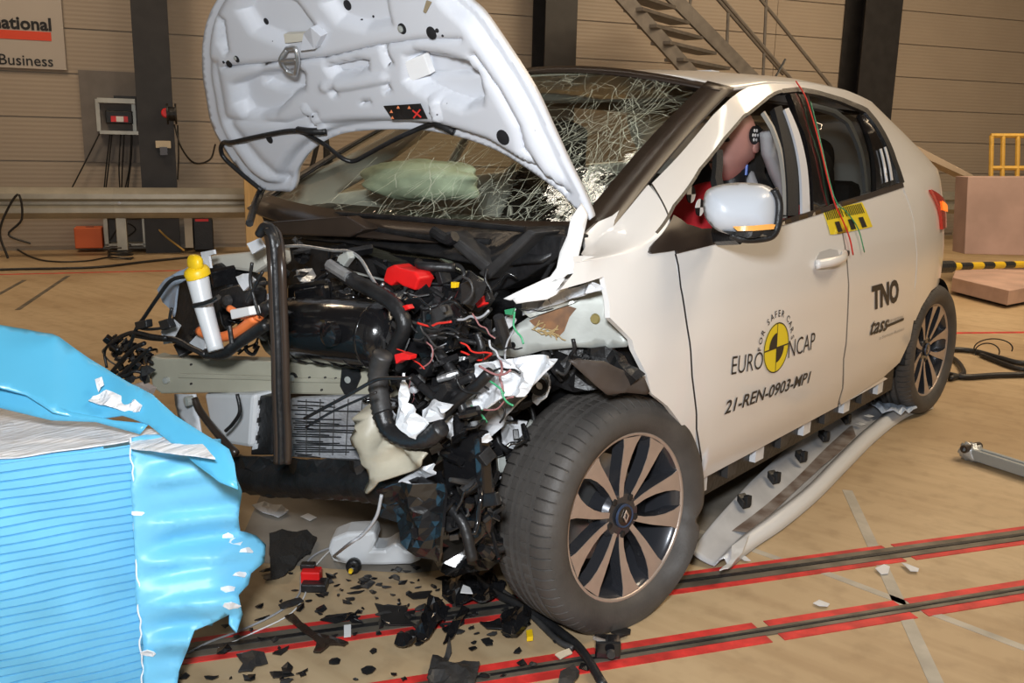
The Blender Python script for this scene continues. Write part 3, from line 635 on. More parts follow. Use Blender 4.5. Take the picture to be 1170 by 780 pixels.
# --- windscreen
def wsf(u, w):
    "windscreen: u -1..1 across (1 = left side of car), w 0..1 up"
    yb, zb, xb = .035, .99, .69; 
    w = np.asarray(w, float); u = np.asarray(u, float); y = lerp(yb, .835, w); z = lerp(.985, 1.372, w)+.018*np.sin(np.pi*w); x = lerp(.695, .585, w)
    k = 1-u*u; return np.stack([x*u, y-k*lerp(.13, .12, w), z+k*lerp(-.025, .075, w)], -1)
WG = bpy.data.materials.new('windscreen_glass'); WG.use_nodes = True
mx, nt, o = glass(WG, (.84, .87, .78), rough=.03); N = nt.nodes; L = nt.links
tc = N.new('ShaderNodeTexCoord'); vo = N.new('ShaderNodeTexVoronoi'); vo.feature = 'DISTANCE_TO_EDGE'; vo.inputs['Scale'].default_value = 26
nz = N.new('ShaderNodeTexNoise'); nz.inputs['Scale'].default_value = 5; nz.inputs['Detail'].default_value = 5; L.new(tc.outputs['Object'], nz.inputs['Vector']); L.new(tc.outputs['Object'], vo.inputs['Vector'])
rp = N.new('ShaderNodeValToRGB'); rp.color_ramp.elements[0].color = (1, 1, 1, 1); rp.color_ramp.elements[1].color = (0, 0, 0, 1); rp.color_ramp.elements[1].position = .045; L.new(vo.outputs['Distance'], rp.inputs[0])
rn = N.new('ShaderNodeValToRGB'); rn.color_ramp.elements[0].position = .50; rn.color_ramp.elements[1].position = .66; L.new(nz.outputs['Fac'], rn.inputs[0])
mu = N.new('ShaderNodeMath'); mu.operation = 'MULTIPLY'; L.new(rp.outputs[0], mu.inputs[0]); L.new(rn.outputs[0], mu.inputs[1])
df = N.new('ShaderNodeBsdfDiffuse'); df.inputs[0].default_value = (.62, .66, .55, 1); m2 = N.new('ShaderNodeMixShader'); mu2 = N.new('ShaderNodeMath'); mu2.operation = 'MULTIPLY'; mu2.inputs[1].default_value = .55
L.new(mu.outputs[0], mu2.inputs[0]); L.new(mu2.outputs[0], m2.inputs[0]); L.new(mx.outputs[0], m2.inputs[1]); L.new(df.outputs[0], m2.inputs[2]); L.new(m2.outputs[0], o.inputs[0])
bpn = N.new('ShaderNodeBump'); bpn.inputs['Strength'].default_value = .35; bpn.inputs['Distance'].default_value = .01; L.new(nz.outputs['Fac'], bpn.inputs['Height']); L.new(bpn.outputs[0], [n for n in N if n.type == 'BSDF_GLOSSY'][0].inputs['Normal'])
SCRN = grid('windscreen', lambda a, b: wsf(a*2-1, b), 40, 24, WG, CAR)
# crack lines: thin ribbons lying on the glass
CR = mat('crack_edges', (.62, .68, .56), .35)
V, F = [], []
def walker(u, w, ang, n, wd):
    pts = []
    for _ in range(n):
        pts.append((u, w)); ang += RNG.uniform(-.34, .34); u += .026*math.cos(ang); w += .040*math.sin(ang)
        if not (-.97 < u < .97 and .02 < w < .98): break
    if len(pts) < 2: return
    P = wsf(np.array([p[0] for p in pts]), np.array([p[1] for p in pts]))
    for i in range(len(P)-1):
        d = P[i+1]-P[i]; nrm = np.array([0, -.45, .9]); s = np.cross(d, nrm); s = s/np.linalg.norm(s)*wd*RNG.uniform(.4, 1.2); k = len(V); o_ = nrm*.003
        V.extend([P[i]+s+o_, P[i]-s+o_, P[i+1]-s+o_, P[i+1]+s+o_]); F.append([k, k+1, k+2, k+3])
for (cu, cw, nn, sp_) in ((.72, .62, 75, .12), (.80, .25, 70, .12), (.45, .22, 80, .2), (.12, .12, 45, .2), (.6, .85, 30, .18), (-.3, .1, 36, .25), (.55, .5, 30, .35)):
    for _ in range(nn):
        walker(cu+RNG.normal(0, sp_*.5), cw+RNG.normal(0, sp_), RNG.uniform(0, 2*math.pi), RNG.randint(4, 16), RNG.uniform(.0003, .0009))
mk('crack_lines', V, F, CR, SCRN, kind='stuff')
# black frit / seal round the screen and pillar trim
def wsstrip(name, u0, u1, w0, w1, m, off=.004, n=30, parent=CAR, **kw):
    V = []; 
    for i in range(n+1):
        t = i/n
        for (a, b) in (((u0, lerp(w0, w1, t)), (u1, lerp(w0, w1, t))) if abs(u1-u0) < .5 else ((lerp(u0, u1, t), w0), (lerp(u0, u1, t), w1))):
            V.append(wsf(a, b)+np.array([0, -.45, .9])*off)
    F = [[2*i, 2*i+1, 2*i+3, 2*i+2] for i in range(n)]; return mk(name, V, F, m, parent, smooth=True, solid=.008, soff=0, **kw)
wsstrip('side_frit', .91, 1.04, -.02, 1.02, TRIMB); wsstrip('side_frit', -1.04, -.93, -.02, 1.02, BLK)
wsstrip('top_frit', -1, 1, .955, 1.0, TRIMB); wsstrip('bottom_frit', -1, 1, -.05, .05, TRIMB)
# interior
grid('dashboard', lambda a, b: np.array([(a*2-1)*.66, .06+.42*b+.0, .90+.06*math.sin(b*2.6)-.02*b]), 12, 8, BLK, CAR, solid=.03)
ABG = mat('airbag_fabric', (.60, .68, .56), .8, var=.25, vscale=7, bump=.6, bscale=9)
def blob(name, c, r, m, parent, amp=.05, sc=6, n=26, seed=1, ab=(1, 1), **kw):
    V = []; c = np.array(c); r = np.array(r)
    for i in range(n):
        th = math.pi*i/(n-1)
        for k in range(2*n): ph = 2*math.pi*k/(2*n); V.append(np.array([math.sin(th)*math.cos(ph), math.sin(th)*math.sin(ph), math.cos(th)]))
    V = arr(V); V = np.sign(V)*np.abs(V)**.8; h = crease(V, sc/4, seed); V = c+V*r*(1+amp*h)[:, None]
    F = [[i*2*n+k, i*2*n+(k+1) % (2*n), (i+1)*2*n+(k+1) % (2*n), (i+1)*2*n+k] for i in range(n-1) for k in range(2*n)]
    return mk(name, V, F, m, parent, smooth=True, **kw)
blob('passenger_airbag', at(480, 206, y=.36), (.24, .11, .066), ABG, CAR, .13, 7)
def seat(x):
    s = thing('front_seat', (x, 1.0, .3), parent=CAR)
    prof = [(-.23, .55), (-.25, .8), (-.22, 1.0), (-.13, 1.12), (-.11, 1.2), (-.10, 1.27), (0, 1.30), (.10, 1.27), (.11, 1.2), (.13, 1.12), (.22, 1.0), (.25, .8), (.23, .55)]
    V = []; n = len(prof)
    for y0 in (0, .13): V += [(x+a, .98+(z-.55)*.36+y0, z) for a, z in prof]
    F = [list(range(n)), list(range(2*n-1, n-1, -1))]+[[i, n+i, n+(i+1) % n, (i+1) % n] for i in range(n)]; mk('backrest', V, F, FELT, s, bevel=.03)
    for sg in (-1, 1):
        pr = [(.12*sg, .6), (.235*sg, .6), (.255*sg, .8), (.225*sg, 1.0), (.14*sg, 1.13), (.12*sg, 1.05), (.15*sg, .9)]; n = len(pr); V = []
        for y0 in (-.035, 0.0): V += [(x+a, .975+(z-.55)*.36+y0, z) for a, z in pr]
        mk('bolster', V, [list(range(n)), list(range(2*n-1, n-1, -1))]+[[i, n+i, n+(i+1) % n, (i+1) % n] for i in range(n)], SEATG, s, bevel=.012)
    V, F = box(x-.25, x+.25, .55, 1.02, .38, .56); mk('cushion', V, F, FELT, s, bevel=.04)
seat(.40); seat(-.38)
sheet('seat_bolster', [(872, 152), (877, 149), (883, 160), (890, 180), (899, 198), (906, 225), (909, 258), (894, 262), (896, 238), (890, 214), (882, 198), (874, 176)], {'x': .60}, SEATG, CAR, amp=.004, thick=.03, step=6, smooth=True)
V, F = join([box(-.62, .62, 1.9, 2.05, .5, 1.08), box(-.62, .62, 1.5, 1.95, .35, .55)]); mk('rear_seat', V, F, FELT, CAR, bevel=.04)
blob('rear_child_seat', (.40, 1.72, .98), (.21, .22, .27), FELT, CAR, .1, 5); blob('rear_headrest', (.38, 1.95, 1.16), (.14, .06, .10), FELT, CAR, .03, 5)
mk('steering_wheel', *lathe([(.17, -.012), (.19, 0), (.17, .012), (.155, 0), (.17, -.012)], 32, (.38, .52, .93), (0, -.9, .42), cap=False), BLK, CAR, smooth=True)
for x in (-.60, .60): pass
# headliner closes the roof from inside
V, F = box(-.48, .48, 1.15, 2.4, 1.36, 1.37); mk('headliner', V, F, mat('headliner_cloth', (.10, .09, .08), .8), CAR)

# --- door mirror
MR = thing('door_mirror', at(850, 262, x=.96), parent=CAR)
mc = at(848, 240, x=.96); dm = np.dot(mc-CAM, RM[2])
def scr(px, py, dz=0): return at(px, py, d=dm+dz)
out = [(806, 224), (812, 216), (830, 211), (855, 210), (875, 213), (886, 222), (888, 240), (885, 260), (874, 268), (850, 268), (825, 264), (811, 254), (805, 240)]
out = csp(out, 5); P, T = cdt(out, (), 2.6); D = pdist(P, out); h = np.sqrt(np.clip(1-(1-np.clip(D/27, 0, 1))**2, 0, 1))
W = arr([scr(*p, dz=-.065*hh+.03) for p, hh in zip(P, h)]); W2 = arr([scr(*p, dz=.055*hh+.03+.0) for p, hh in zip(P, np.clip(D/8, 0, 1))]); n = len(W)
MCAP = mat('mirror_cap_paint', (.52, .56, .62), .35, coat=.3)
mk('mirror_cap', W, T, MCAP, MR, smooth=True, solid=.003); mk('mirror_back', W2, T, BLK, MR, smooth=True, solid=.003)
mk('mirror_rim', *tube([scr(884, 216, -.005), scr(890, 232, .0), scr(889, 252, 0), scr(884, 267, 0), scr(872, 272, 0), scr(850, 273, 0), scr(835, 268, 0)], [.010]*60, 8), BLK, MR, smooth=True)
AMB = mat('amber_indicator', (.9, .42, .10), .25, coat=.4)
P, T = cdt([(838, 259), (860, 258), (880, 256), (884, 257), (882, 262), (860, 264), (843, 264)], (), 2.5); mk('indicator', [scr(*p, dz=-.048+.00003*(p[0]-858)**2) for p in P], T, AMB, MR, solid=.006)
P, T = cdt([(826, 264), (842, 265), (883, 264), (878, 270), (855, 272), (835, 268)], (), 4); mk('mirror_base', [scr(*p, dz=-.03+.0012*abs(p[0]-858)) for p in P], T, BLK, MR, solid=.01)
mk('mirror_arm', *tube([at(820, 266, x=.84), scr(846, 264, .04)], .018, 8, 0, flat=1.8), BLK, MR)
# door handle and its recess
dh = mat('handle_recess', (.50, .50, .50), .4)
bpanel('handle_recess', [(931, 298), (936, 288), (948, 284), (957, 286), (959, 294), (952, 304), (940, 308), (933, 305)], dh, CAR, off=.001, thick=.004, step=.02)
pv = [ps(931, 302), ps(941, 298), ps(952, 294), ps(963, 290)]
mk('door_handle', *tube([body(*pv[0])+[.006, 0, 0], body(*pv[1])+[.03, 0, 0], body(*pv[2])+[.032, 0, 0], body(*pv[3])+[.006, 0, 0]], .011, 8, flat=1.4), PAINT, CAR, smooth=True)
mk('lock_cover', *lathe([(0, 0), (.011, 0), (.009, .008), (0, .009)], 12, body(*ps(967, 289)), (1, 0, 0)), STICK_K, CAR)

# --- prints on the doors
def dec(name, V2, F2, v0, z0_, m, off=.0016, ang=0, parent=CAR):
    ca, sa = math.cos(ang), math.sin(ang); a = V2[:, 0]*ca-V2[:, 1]*sa; b = V2[:, 0]*sa+V2[:, 1]*ca
    v = v0+a-.15*b; yc = np.where(v > Y0, Y0+(3.15-Y0)*np.sin(np.clip(v-Y0, 0, 1)*math.pi/2), v); z = z0_+b
    s = (z-.27)/(.952+.064*yc-.27)
    return mk(name, body(v, s)+bnorm(v, s)*off, F2, m, parent)
def vz(px, py):
    v, s = ps(px, py); p = body(v, s); return v, float(p[2])
def dtext(name, txt, pl, pr_, htop, m, bold=0, shear=0, off=.0018):
    a, b = np.array(vz(*pl)), np.array(vz(*pr_)); t = np.array(vz(pl[0], pl[1]-htop)); h = t[1]-a[1]; V, F = textmesh(txt, bold, 0)
    V = V[:, :2]; V[:, 0] -= V[:, 0].min(); V[:, 0] *= np.linalg.norm(b-a)/V[:, 0].max(); V[:, 1] *= h/.70; V[:, 0] += V[:, 1]*shear
    return dec(name, V, F, a[0], a[1], m, off, math.atan2(b[1]-a[1], b[0]-a[0]))
dtext('test_number', '21-REN-0903-MP1', (827, 473), (923, 437), 14, STICK_K, .018, .10)
dtext('lettering', 'EURO', (835, 428), (870, 421), 21, STICK_K, -.004); dtext('lettering', 'NCAP', (900, 409), (930, 398), 20, STICK_K, -.004)
dtext('lettering', 'TNO', (996, 353), (1026, 343), 25, STICK_K, .05, 0)
dtext('lettering', 'tass', (992, 383), (1012, 377), 18, STICK_K, .02, .10)
dtext('fine_lettering', 'international', (1013, 369), (1031, 363), 4, GREY_PRINT, .0); dtext('fine_lettering', 'a Siemens Business', (1004, 388), (1032, 377), 3.5, GREY_PRINT, 0)
a = vz(1013, 374); b = vz(1032, 366); V = np.array([(0, 0), (b[0]-a[0], b[1]-a[1]), (b[0]-a[0], b[1]-a[1]+.012), (0, .012)]); dec('print_bar', V, [[0, 1, 2, 3]], a[0], a[1], STICK_K)
cc = np.array(vz(886.5, 397)); rT = (np.array(vz(886.5, 369))-np.array(vz(886.5, 425)))[1]/2; rX = (np.array(vz(900.5, 394))-np.array(vz(872.5, 401)))[0]/2
print('roundel radius', rT, rX, 'centre', cc)
R_ = (rT+rX)/2
def disc(r, a0=0, a1=2*math.pi, n=40, r0=0):
    A = [(r*math.cos(t), r*math.sin(t)) for t in np.linspace(a0, a1, n)]; B = [(r0*math.cos(t), r0*math.sin(t)) for t in np.linspace(a0, a1, n)]
    return np.array(A+B)*[rX/R_, rT/R_], [[i, i+1, n+i+1, n+i] for i in range(n-1)]
RO = dec('roundel', *disc(R_), *cc, STICK_Y, .0018)
dec('roundel_ring', *disc(R_*1.0, r0=R_*.955), *cc, STICK_K, .0026)
h2 = math.pi/2
dec('roundel_sector', *disc(R_*.6, h2, 2*h2), *cc, STICK_K, .0026); dec('roundel_sector', *disc(R_*.6, 3*h2, 4*h2), *cc, STICK_K, .0026)
for wv in (np.array([(-R_, -.0022), (R_, -.0022), (R_, .0022), (-R_, .0022)]), np.array([(-.0015, -R_), (.0015, -R_), (.0015, R_), (-.0015, R_)])): dec('roundel_line', wv*[rX/R_, rT/R_], [[0, 1, 2, 3]], *cc, STICK_K, .0028)
arc = 'FOR SAFER CARS'; wdt = {'F': .8, 'O': 1.05, 'R': .95, ' ': .55, 'S': .9, 'A': 1.0, 'E': .85, 'C': .95}
tot = sum(wdt[c] for c in arc); pos = 0; span = math.radians(176)
for c in arc:
    t = math.radians(178)-span*(pos+wdt[c]/2)/tot; pos += wdt[c]
    if c == ' ': continue
    V, F = textmesh(c, .012); V = V[:, :2]; V = (V-[(V[:, 0].min()+V[:, 0].max())/2, 0])*R_*.36; r_ = R_*1.22; an = t-h2; ca, sa = math.cos(an), math.sin(an)
    V = np.stack([V[:, 0]*ca-V[:, 1]*sa+r_*math.cos(t), V[:, 0]*sa+V[:, 1]*ca+r_*math.sin(t)], 1)*[rX/R_, rT/R_]
    dec('letter', V, F, *cc, STICK_K)
# scale sticker with barcode-like ruler marks, wires
SK = bpanel('scale_sticker', [(939, 240), (984, 231), (996, 259), (948, 268)], STICK_Y, CAR, off=.003, thick=.001, step=.02)
bl = lambda a, b: (939+(984-939)*a+(948-939+(12-9)*a)*b, 240+(231-240)*a+28*b)
for k in range(22):
    if k == 10: continue
    t = .03+k/22*.94; bpanel('ruler_mark', [bl(t, .04), bl(t+.018, .04), bl(t+.018, .42), bl(t, .42)], STICK_K, SK, off=.0045, thick=.0004, step=.05)
for t in (.18, .50, .76): bpanel('scale_block', [bl(t, .55), bl(t+.11, .55), bl(t+.11, .96), bl(t, .96)], STICK_K, SK, off=.0045, thick=.0004, step=.05)
WRED = mat('red_wire', (.65, .03, .02), .4); WGRN = mat('green_wire', (.05, .30, .14), .4)
def surfwire(name, pts, r, m, off=.008): mk(name, *tube([body(*ps(*p))+bnorm(*ps(*p))*off for p in pts], r, 6, 4), m, CAR, smooth=True)
surfwire('red_wire', [(908, 95), (918, 112), (927, 140), (935, 170), (943, 205), (951, 233), (960, 252), (968, 272), (972, 291)], .0026, WRED)
surfwire('green_wire', [(924, 118), (932, 150), (950, 225), (965, 243), (978, 262), (985, 288)], .0022, WGRN)
mk('roof_aerial', *tube([np.array([.06, 2.25, 1.44]), np.array([.04, 2.48, 1.62])], .006, 6, 0), BLK, CAR)
mk('roof_sensor', *obox(body(.9, 2.9)+[.1, .6, .03], (.06, 0, 0), (0, .03, 0), (0, 0, .008)), WPL, CAR)

# ================================================================ WHEELS
def wheel(c, steer, camber, deflate=0, name='front_wheel', full=True, mirror=1):
    c = np.array(c, float)
    axn = np.array([math.cos(steer)*math.cos(camber), math.sin(steer)*math.cos(camber), math.sin(camber)])*mirror
    ax = axn; up = np.array([0, 0, 1.])-ax[2]*ax; up /= np.linalg.norm(up); fw = np.cross(up, ax)   # local frame
    def L2W(P): P = arr(P); return c+P[:, :1]*fw+P[:, 1:2]*up+P[:, 2:3]*ax
    W = thing(name, [c[0], c[1], 0], parent=CAR)
    hw_ = .098
    prof = [(.214, .082), (.222, .094), (.240, .104), (.262, .108), (.284, .102), (.297, .088), (.3035, .074), (.305, .058), (.305, .052), (.294, .050), (.294, .041), (.305, .039), (.306, .019), (.294, .017), (.294, .007), (.3065, .005)]
    prof = prof+[(r, -z) for r, z in prof[::-1]]
    NB = 68; V = []; sub_ = (0, .42, .84, .90) if full else (0, .5)
    A = [(k+f)/NB*2*math.pi for k in range(NB) for f in sub_]; sh = [j == len(sub_)-1 for k in range(NB) for j in range(len(sub_))]
    for t, sc in zip(A, sh):
        for i, (r, z) in enumerate(prof):
            rr = r-(.0060 if sc and r > .2965 and abs(z) > .050 else .002 if sc and r > .303 else 0)
            V.append((rr*math.cos(t), rr*math.sin(t), z))
    n = len(prof); m_ = len(A); F = [[i*n+k, i*n+k+1, ((i+1) % m_)*n+k+1, ((i+1) % m_)*n+k] for i in range(m_) for k in range(n-1)]
    Wd = L2W(V)
    if deflate:
        r = arr(V); rad = np.hypot(r[:, 0], r[:, 1]); ang = np.arctan2(r[:, 1], r[:, 0]); k = np.clip((rad-.214)/.09, 0, 1)
        # collapsed lower right part of the tyre: sidewall folds and flat contact
        g = np.exp(-((ang-math.radians(-40))/.34)**2)*k; Wd += -(up*math.sin(math.radians(-40))+fw*math.cos(math.radians(-40)))*(.045*g)[:, None]+ax*(.038*g*(r[:, 2] > 0))[:, None]
        g2 = np.exp(-((ang-math.radians(-14))/.075)**2)*k; Wd += -(fw)*(.032*g2)[:, None]
    low = Wd[:, 2] < .003; pen = np.where(low, .003-Wd[:, 2], 0); Wd[:, 2] = np.maximum(Wd[:, 2], .003); rz = arr(V)[:, 2]; Wd += ax*(np.sign(rz)*pen*.5)[:, None]
    mk('tyre', Wd, F, RUB, W, smooth=True, auto=40)
    # rim barrel and flange
    pr = [(.200, -.09), (.212, -.095), (.203, -.08), (.190, -.06), (.185, .03), (.200, .07), (.210, .083), (.219, .086), (.2195, .080), (.212, .076)]
    V, F = lathe(pr[:-2]+[(.219, .086)], 64, cap=False); mk('rim_barrel', L2W(V), F, SPK, W, smooth=True)
    V, F = lathe([(.2075, .078), (.209, .0845), (.214, .0865), (.219, .085), (.219, .078)], 64, cap=False); mk('rim_flange', L2W(V), F, BRONZE, W, smooth=True)
    V, F = lathe([(0, -.05), (.14, -.05), (.14, -.03), (0, -.03)], 40, cap=False); mk('brake_disc', L2W(V), F, DISC, W, smooth=True, auto=30)
    V, F = lathe([(0, .0), (.062, .0), (.066, .05), (.056, .064), (0, .066)], 30, cap=False); mk('hub', L2W(V), F, SPK, W, smooth=True, auto=30)
    if full: V, F = lathe([(.14, -.04), (.183, -.04), (.183, -.02)], 40, cap=False); mk('drum_plate', L2W(V), F, BLK, W)
    # ten diamond cut spokes in five twisted pairs
    for k in range(10):
        a0 = math.radians(90+k*36-(5 if k % 2 else -5)*1.0); tw = math.radians(9 if k % 2 else -9)
        st = [(.046, .007, 0), (.085, .0085, .12), (.120, .0115, .35), (.155, .0160, .62), (.185, .0225, .85), (.206, .032, 1.0)]
        Vt = []; 
        for (r, hw2, f) in st:
            a = a0+tw*f; d = np.array([math.cos(a), math.sin(a)]); e = np.array([-d[1], d[0]]); zt = .062+.020*(f**.8)
            for sg in (-1, 1): p = d*r+e*hw2*sg; Vt.append((p[0], p[1], zt))
        m2 = len(st); Fq = [[2*i, 2*i+1, 2*i+3, 2*i+2] for i in range(m2-1)]
        Wt = L2W(Vt); mk('spoke_face', Wt, Fq, BRONZE, W, solid=.002, soff=-1)
        Vb = []
        for i, (x, y, z) in enumerate(Vt):
            Vb.append((x, y, z-.0022)); 
        for i, (x, y, z) in enumerate(Vt):
            r = math.hypot(x, y); q_ = 1.0; e = .004; Vb.append((x, y, z-.036-.0*r))
        nn = len(Vt); Fb = [f for f in Fq]+[[2*i, nn+2*i, nn+2*i+2, 2*i+2] for i in range(m2-1)]+[[2*i+1, 2*i+3, nn+2*i+3, nn+2*i+1] for i in range(m2-1)]+[[nn+a for a in f] for f in Fq]
        mk('spoke', L2W(Vb), Fb, SPK, W)
    for k in range(5):
        a = math.radians(90+36+k*72); V, F = lathe([(0, .05), (.010, .05), (.010, .066), (.006, .068), (0, .068)], 6, (math.cos(a)*.050, math.sin(a)*.050, 0)); mk('lug_bolt', L2W(V), F, BLK, W)
    V, F = lathe([(0, .066), (.029, .066), (.027, .073), (0, .074)], 28, cap=False); mk('centre_cap', L2W(V), F, GBLK, W, smooth=True, auto=30)
    V, F = lathe([(.025, .0735), (.029, .075), (.031, .070)], 28, cap=False); mk('cap_ring', L2W(V), F, mat('dark_blue_ring', (.03, .05, .10), .3), W)
    # lozenge emblem
    O = [(0, .017), (.0105, 0), (0, -.017), (-.0105, 0)]; I = [(0, .0105), (.006, 0), (0, -.0105), (-.006, 0)]
    V = [(x+.0, y, .0765) for x, y in O+I]; mk('emblem', L2W(V), [[i, (i+1) % 4, 4+(i+1) % 4, 4+i] for i in range(4)], BRONZE, W, solid=.0015)
    return W
FWC = np.array(at(718, 590, x=.80)); print('front hub', FWC)
wheel(FWC-np.array([.075, 0, 0]), math.radians(-9), math.radians(3), 1)
RWC = np.array(at(1061, 399.5, x=.79)); print('rear hub', RWC)
wheel(RWC-np.array([.075, 0, 0]), math.radians(-4), math.radians(1), 0, 'rear_wheel')
wheel((-.73, 2.588, .306), 0, 0, 0, 'rear_wheel', False, -1)
mk('valve_weight', *obox(FWC+np.array([.03, .02, -.24]), (.004, 0, 0), (0, .018, 0), (0, 0, .006)), WPL, CAR)

# ================================================================ HOOD (raised, seen from below)
HO = np.array([0, -.02, 1.05]); HU = np.array([0, -.418, .908]); HN = np.array([0, -.908, -.418])
def hood(px, py): return onplane(px, py, HO, HN)
hout = [(303, 217), (290, 209), (277, 196), (257, 166), (244, 139), (238, 112), (233, 87), (231, 60), (232, 39), (236, 20), (244, 2), (262, -24), (300, -48), (370, -66), (440, -62), (490, -40), (525, -3), (545, 14), (562, 36), (595, 83), (612, 110), (628, 143), (649, 187), (665, 218), (677, 246), (672, 247), (655, 233), (638, 218), (612, 200), (590, 187), (569, 176), (548, 168), (525, 161), (500, 156), (481, 153), (460, 152), (438, 152), (415, 153), (394, 155), (380, 158), (368, 163), (356, 170), (346, 179), (339, 189), (334, 200), (331, 219), (318, 219)]
hout = csp(hout, 4); P, T = cdt(hout, (), 3.3)
def ss(d, w): t = np.clip(d/w, 0, 1); return t*t*(3-2*t)
def feat(poly, hgt, wpx):
    D = pdist(P, poly); I = inpoly(P, poly); return np.where(I, ss(D, wpx), 0)*hgt
H = .030*ss(pdist(P, hout)-9, 9)                       # inner frame proud of the flange
def pocket(poly, d=-.040, w=7):
    global H; H = H+feat(poly, d, w)
pocket([(268, 90), (300, 76), (340, 72), (352, 82), (352, 104), (340, 112), (320, 132), (300, 136), (284, 132), (272, 116)])       # big left bowl
pocket([(292, 88), (335, 74), (350, 88), (352, 104), (338, 112), (312, 108), (294, 100)], -.02, 5)
pocket([(462, 60), (475, 52), (505, 54), (538, 62), (556, 82), (562, 104), (560, 120), (535, 128), (505, 118), (478, 106), (462, 92)], -.045, 7)  # big right bowl
pocket([(468, 62), (500, 66), (540, 72), (545, 92), (510, 96), (476, 98)], -.018, 5)
pocket([(370, 72), (408, 64), (424, 66), (424, 82), (410, 88), (382, 92), (372, 80)], -.03, 4)
pocket([(300, -20), (340, -5), (360, 22), (372, 45), (330, 58), (290, 40), (270, 10), (280, -15)], -.030, 12)
pocket([(395, -40), (445, -30), (450, 10), (455, 32), (420, 40), (385, 30), (365, 5), (370, -25)], -.028, 12)
pocket([(252, 12), (262, 20), (268, 60), (262, 62), (254, 45)], -.018, 4)
for pl in ([(375, 98), (384, 97), (389, 110), (380, 112)], [(438, 91), (446, 91), (450, 106), (441, 108)], [(411, 113), (424, 112), (426, 119), (414, 120)], [(434, 55), (444, 53), (453, 75), (444, 77)]): pocket(pl, -.02, 2.5)
pocket([(344, 118), (350, 118), (372, 146), (366, 148)], .016, 3); pocket([(494, 110), (502, 112), (508, 134), (500, 136)], .016, 3)
def ridge(line, hgt, wpx):
    global H; D = np.full(len(P), 1e9)
    for a, b in zip(line[:-1], line[1:]): D = np.minimum(D, pdist(P, [a, b]))
    H = H+hgt*np.exp(-(D/wpx)**2)
ridge([(262, 74), (300, 72), (370, 66), (430, 52), (480, 44), (530, 42)], -.016, 3); ridge([(372, 99), (400, 96), (440, 88)], .012, 4)
ridge([(360, 142), (400, 138), (440, 137), (500, 140), (560, 156), (620, 192), (650, 220)], -.014, 3); ridge([(545, 60), (575, 100), (598, 140), (604, 165), (630, 200)], -.020, 4)
ridge([(250, 70), (262, 130), (300, 180), (325, 205)], -.014, 5); ridge([(270, 134), (330, 140), (360, 130)], -.010, 4)
W = arr([hood(*p) for p in P]); a_ = W[:, 0]/.7
W = W+HN*(H-.035*(1-np.clip(a_*a_, 0, 1.2)))[:, None]
W += HN*(.0015*noise3(W, 4, 3))[:, None]
HOOD = mk('hood', W, T, HOODP, CAR, smooth=True, solid=.02, soff=0)
hole = mat('hole_black', (.01, .01, .012), .7)
def hh(px, py, off=.0):
    i = ((P-np.array([px, py]))**2).sum(1).argmin(); p = hood(px, py); return p+HN*(np.dot(W[i]-p, HN)+off)
def hdisc(px, py, r, m=hole, off=.012, nm='hood_hole', asp=1):
    V, F = lathe([(0, -.004), (r, -.004), (r, 0), (0, .002)], 16, (0, 0, 0), HN, False); mk(nm, V+hh(px, py, off), F, m, HOOD)
for x, y, r in ((390, 9, .013), (298, 27, .009), (313, 48, .005), (276, 65, .010), (267, 70, .012), (408, 27, .006), (420, 22, .003), (463, 31, .013), (498, 35, .015), (505, 32, .005), (511, 38, .003), (582, 152, .019), (615, 146, .004), (313, 156, .014), (262, 68, .004), (513, 119, .005), (495, 127, .003), (505, 127, .003), (352, 133, .003), (360, 132, .003)): hdisc(x, y, r)
hdisc(462, 31, .008, SILV, .016, 'hood_plug'); hdisc(275, 64, .006, SILV, .014, 'hood_plug')
def hbox(poly, m, nm, t=.01, off=.012, **kw):
    A = arr([hh(x, y, off) for x, y in poly]); 
    A = A-HN*((A-A.mean(0)) @ HN)[:, None]*.6; B = A+HN*t; n = len(A)
    return mk(nm, np.vstack([A, B]), [list(range(n)), list(range(2*n-1, n-1, -1))]+[[i, n+i, n+(i+1) % n, (i+1) % n] for i in range(n)], m, HOOD, bevel=.0015, **kw)
lab = hbox([(443, 118), (486, 115), (494, 132), (452, 135)], BLK, 'warning_label', .0012, .020, label='black warning label with orange triangles and a red cross')
for x, y in ((453, 124), (461, 119), (474, 119), (454, 131)): hbox([(x-2, y+1.5), (x+2, y+1.5), (x, y-2)], mat('warning_orange', (.9, .28, .12), .5), 'triangle', .0006, .0225)
for a, b in (((478, 122), (488, 130)), ((487, 121), (479, 131))):
    d = np.array(b)-a; d = d/np.linalg.norm(d); n = np.array([-d[1], d[0]])*.9; hbox([tuple(a+n), tuple(b+n), tuple(b-n), tuple(a-n)], mat('warning_red', (.75, .04, .03), .5), 'cross_bar', .0006, .0225)
hbox([(463, 70), (480, 64), (486, 88), (468, 94)], CHK, 'foam_block', .02, .006); hbox([(324, 39), (349, 38), (351, 46), (327, 49)], mat('cream_block', (.66, .62, .52), .5), 'latch_pad', .02, .01)
hbox([(352, 36), (364, 27), (376, 37), (368, 52), (352, 54)], HOODP, 'latch_bracket', .03, .008)
mk('hood_latch_loop', *tube([hh(x, y, .05) for x, y in ((338, 51), (351, 49), (354, 62), (352, 74), (346, 80), (337, 76), (335, 62), (338, 51))], .0065, 8), BARE, HOOD, smooth=True)
mk('latch_bar', *tube([hh(337, 62, .052), hh(353, 61, .052)], .005, 8, 0), BARE, HOOD)
for l in ([(252, 5), (257, 12), (262, 22)], [(247, 21), (252, 28), (255, 38)], [(245, 40), (250, 48), (253, 56)]): mk('adhesive_bead', *tube([hh(*p, .002) for p in l], .0045, 6), mat('ochre_bead', (.22, .18, .08), .5), HOOD)
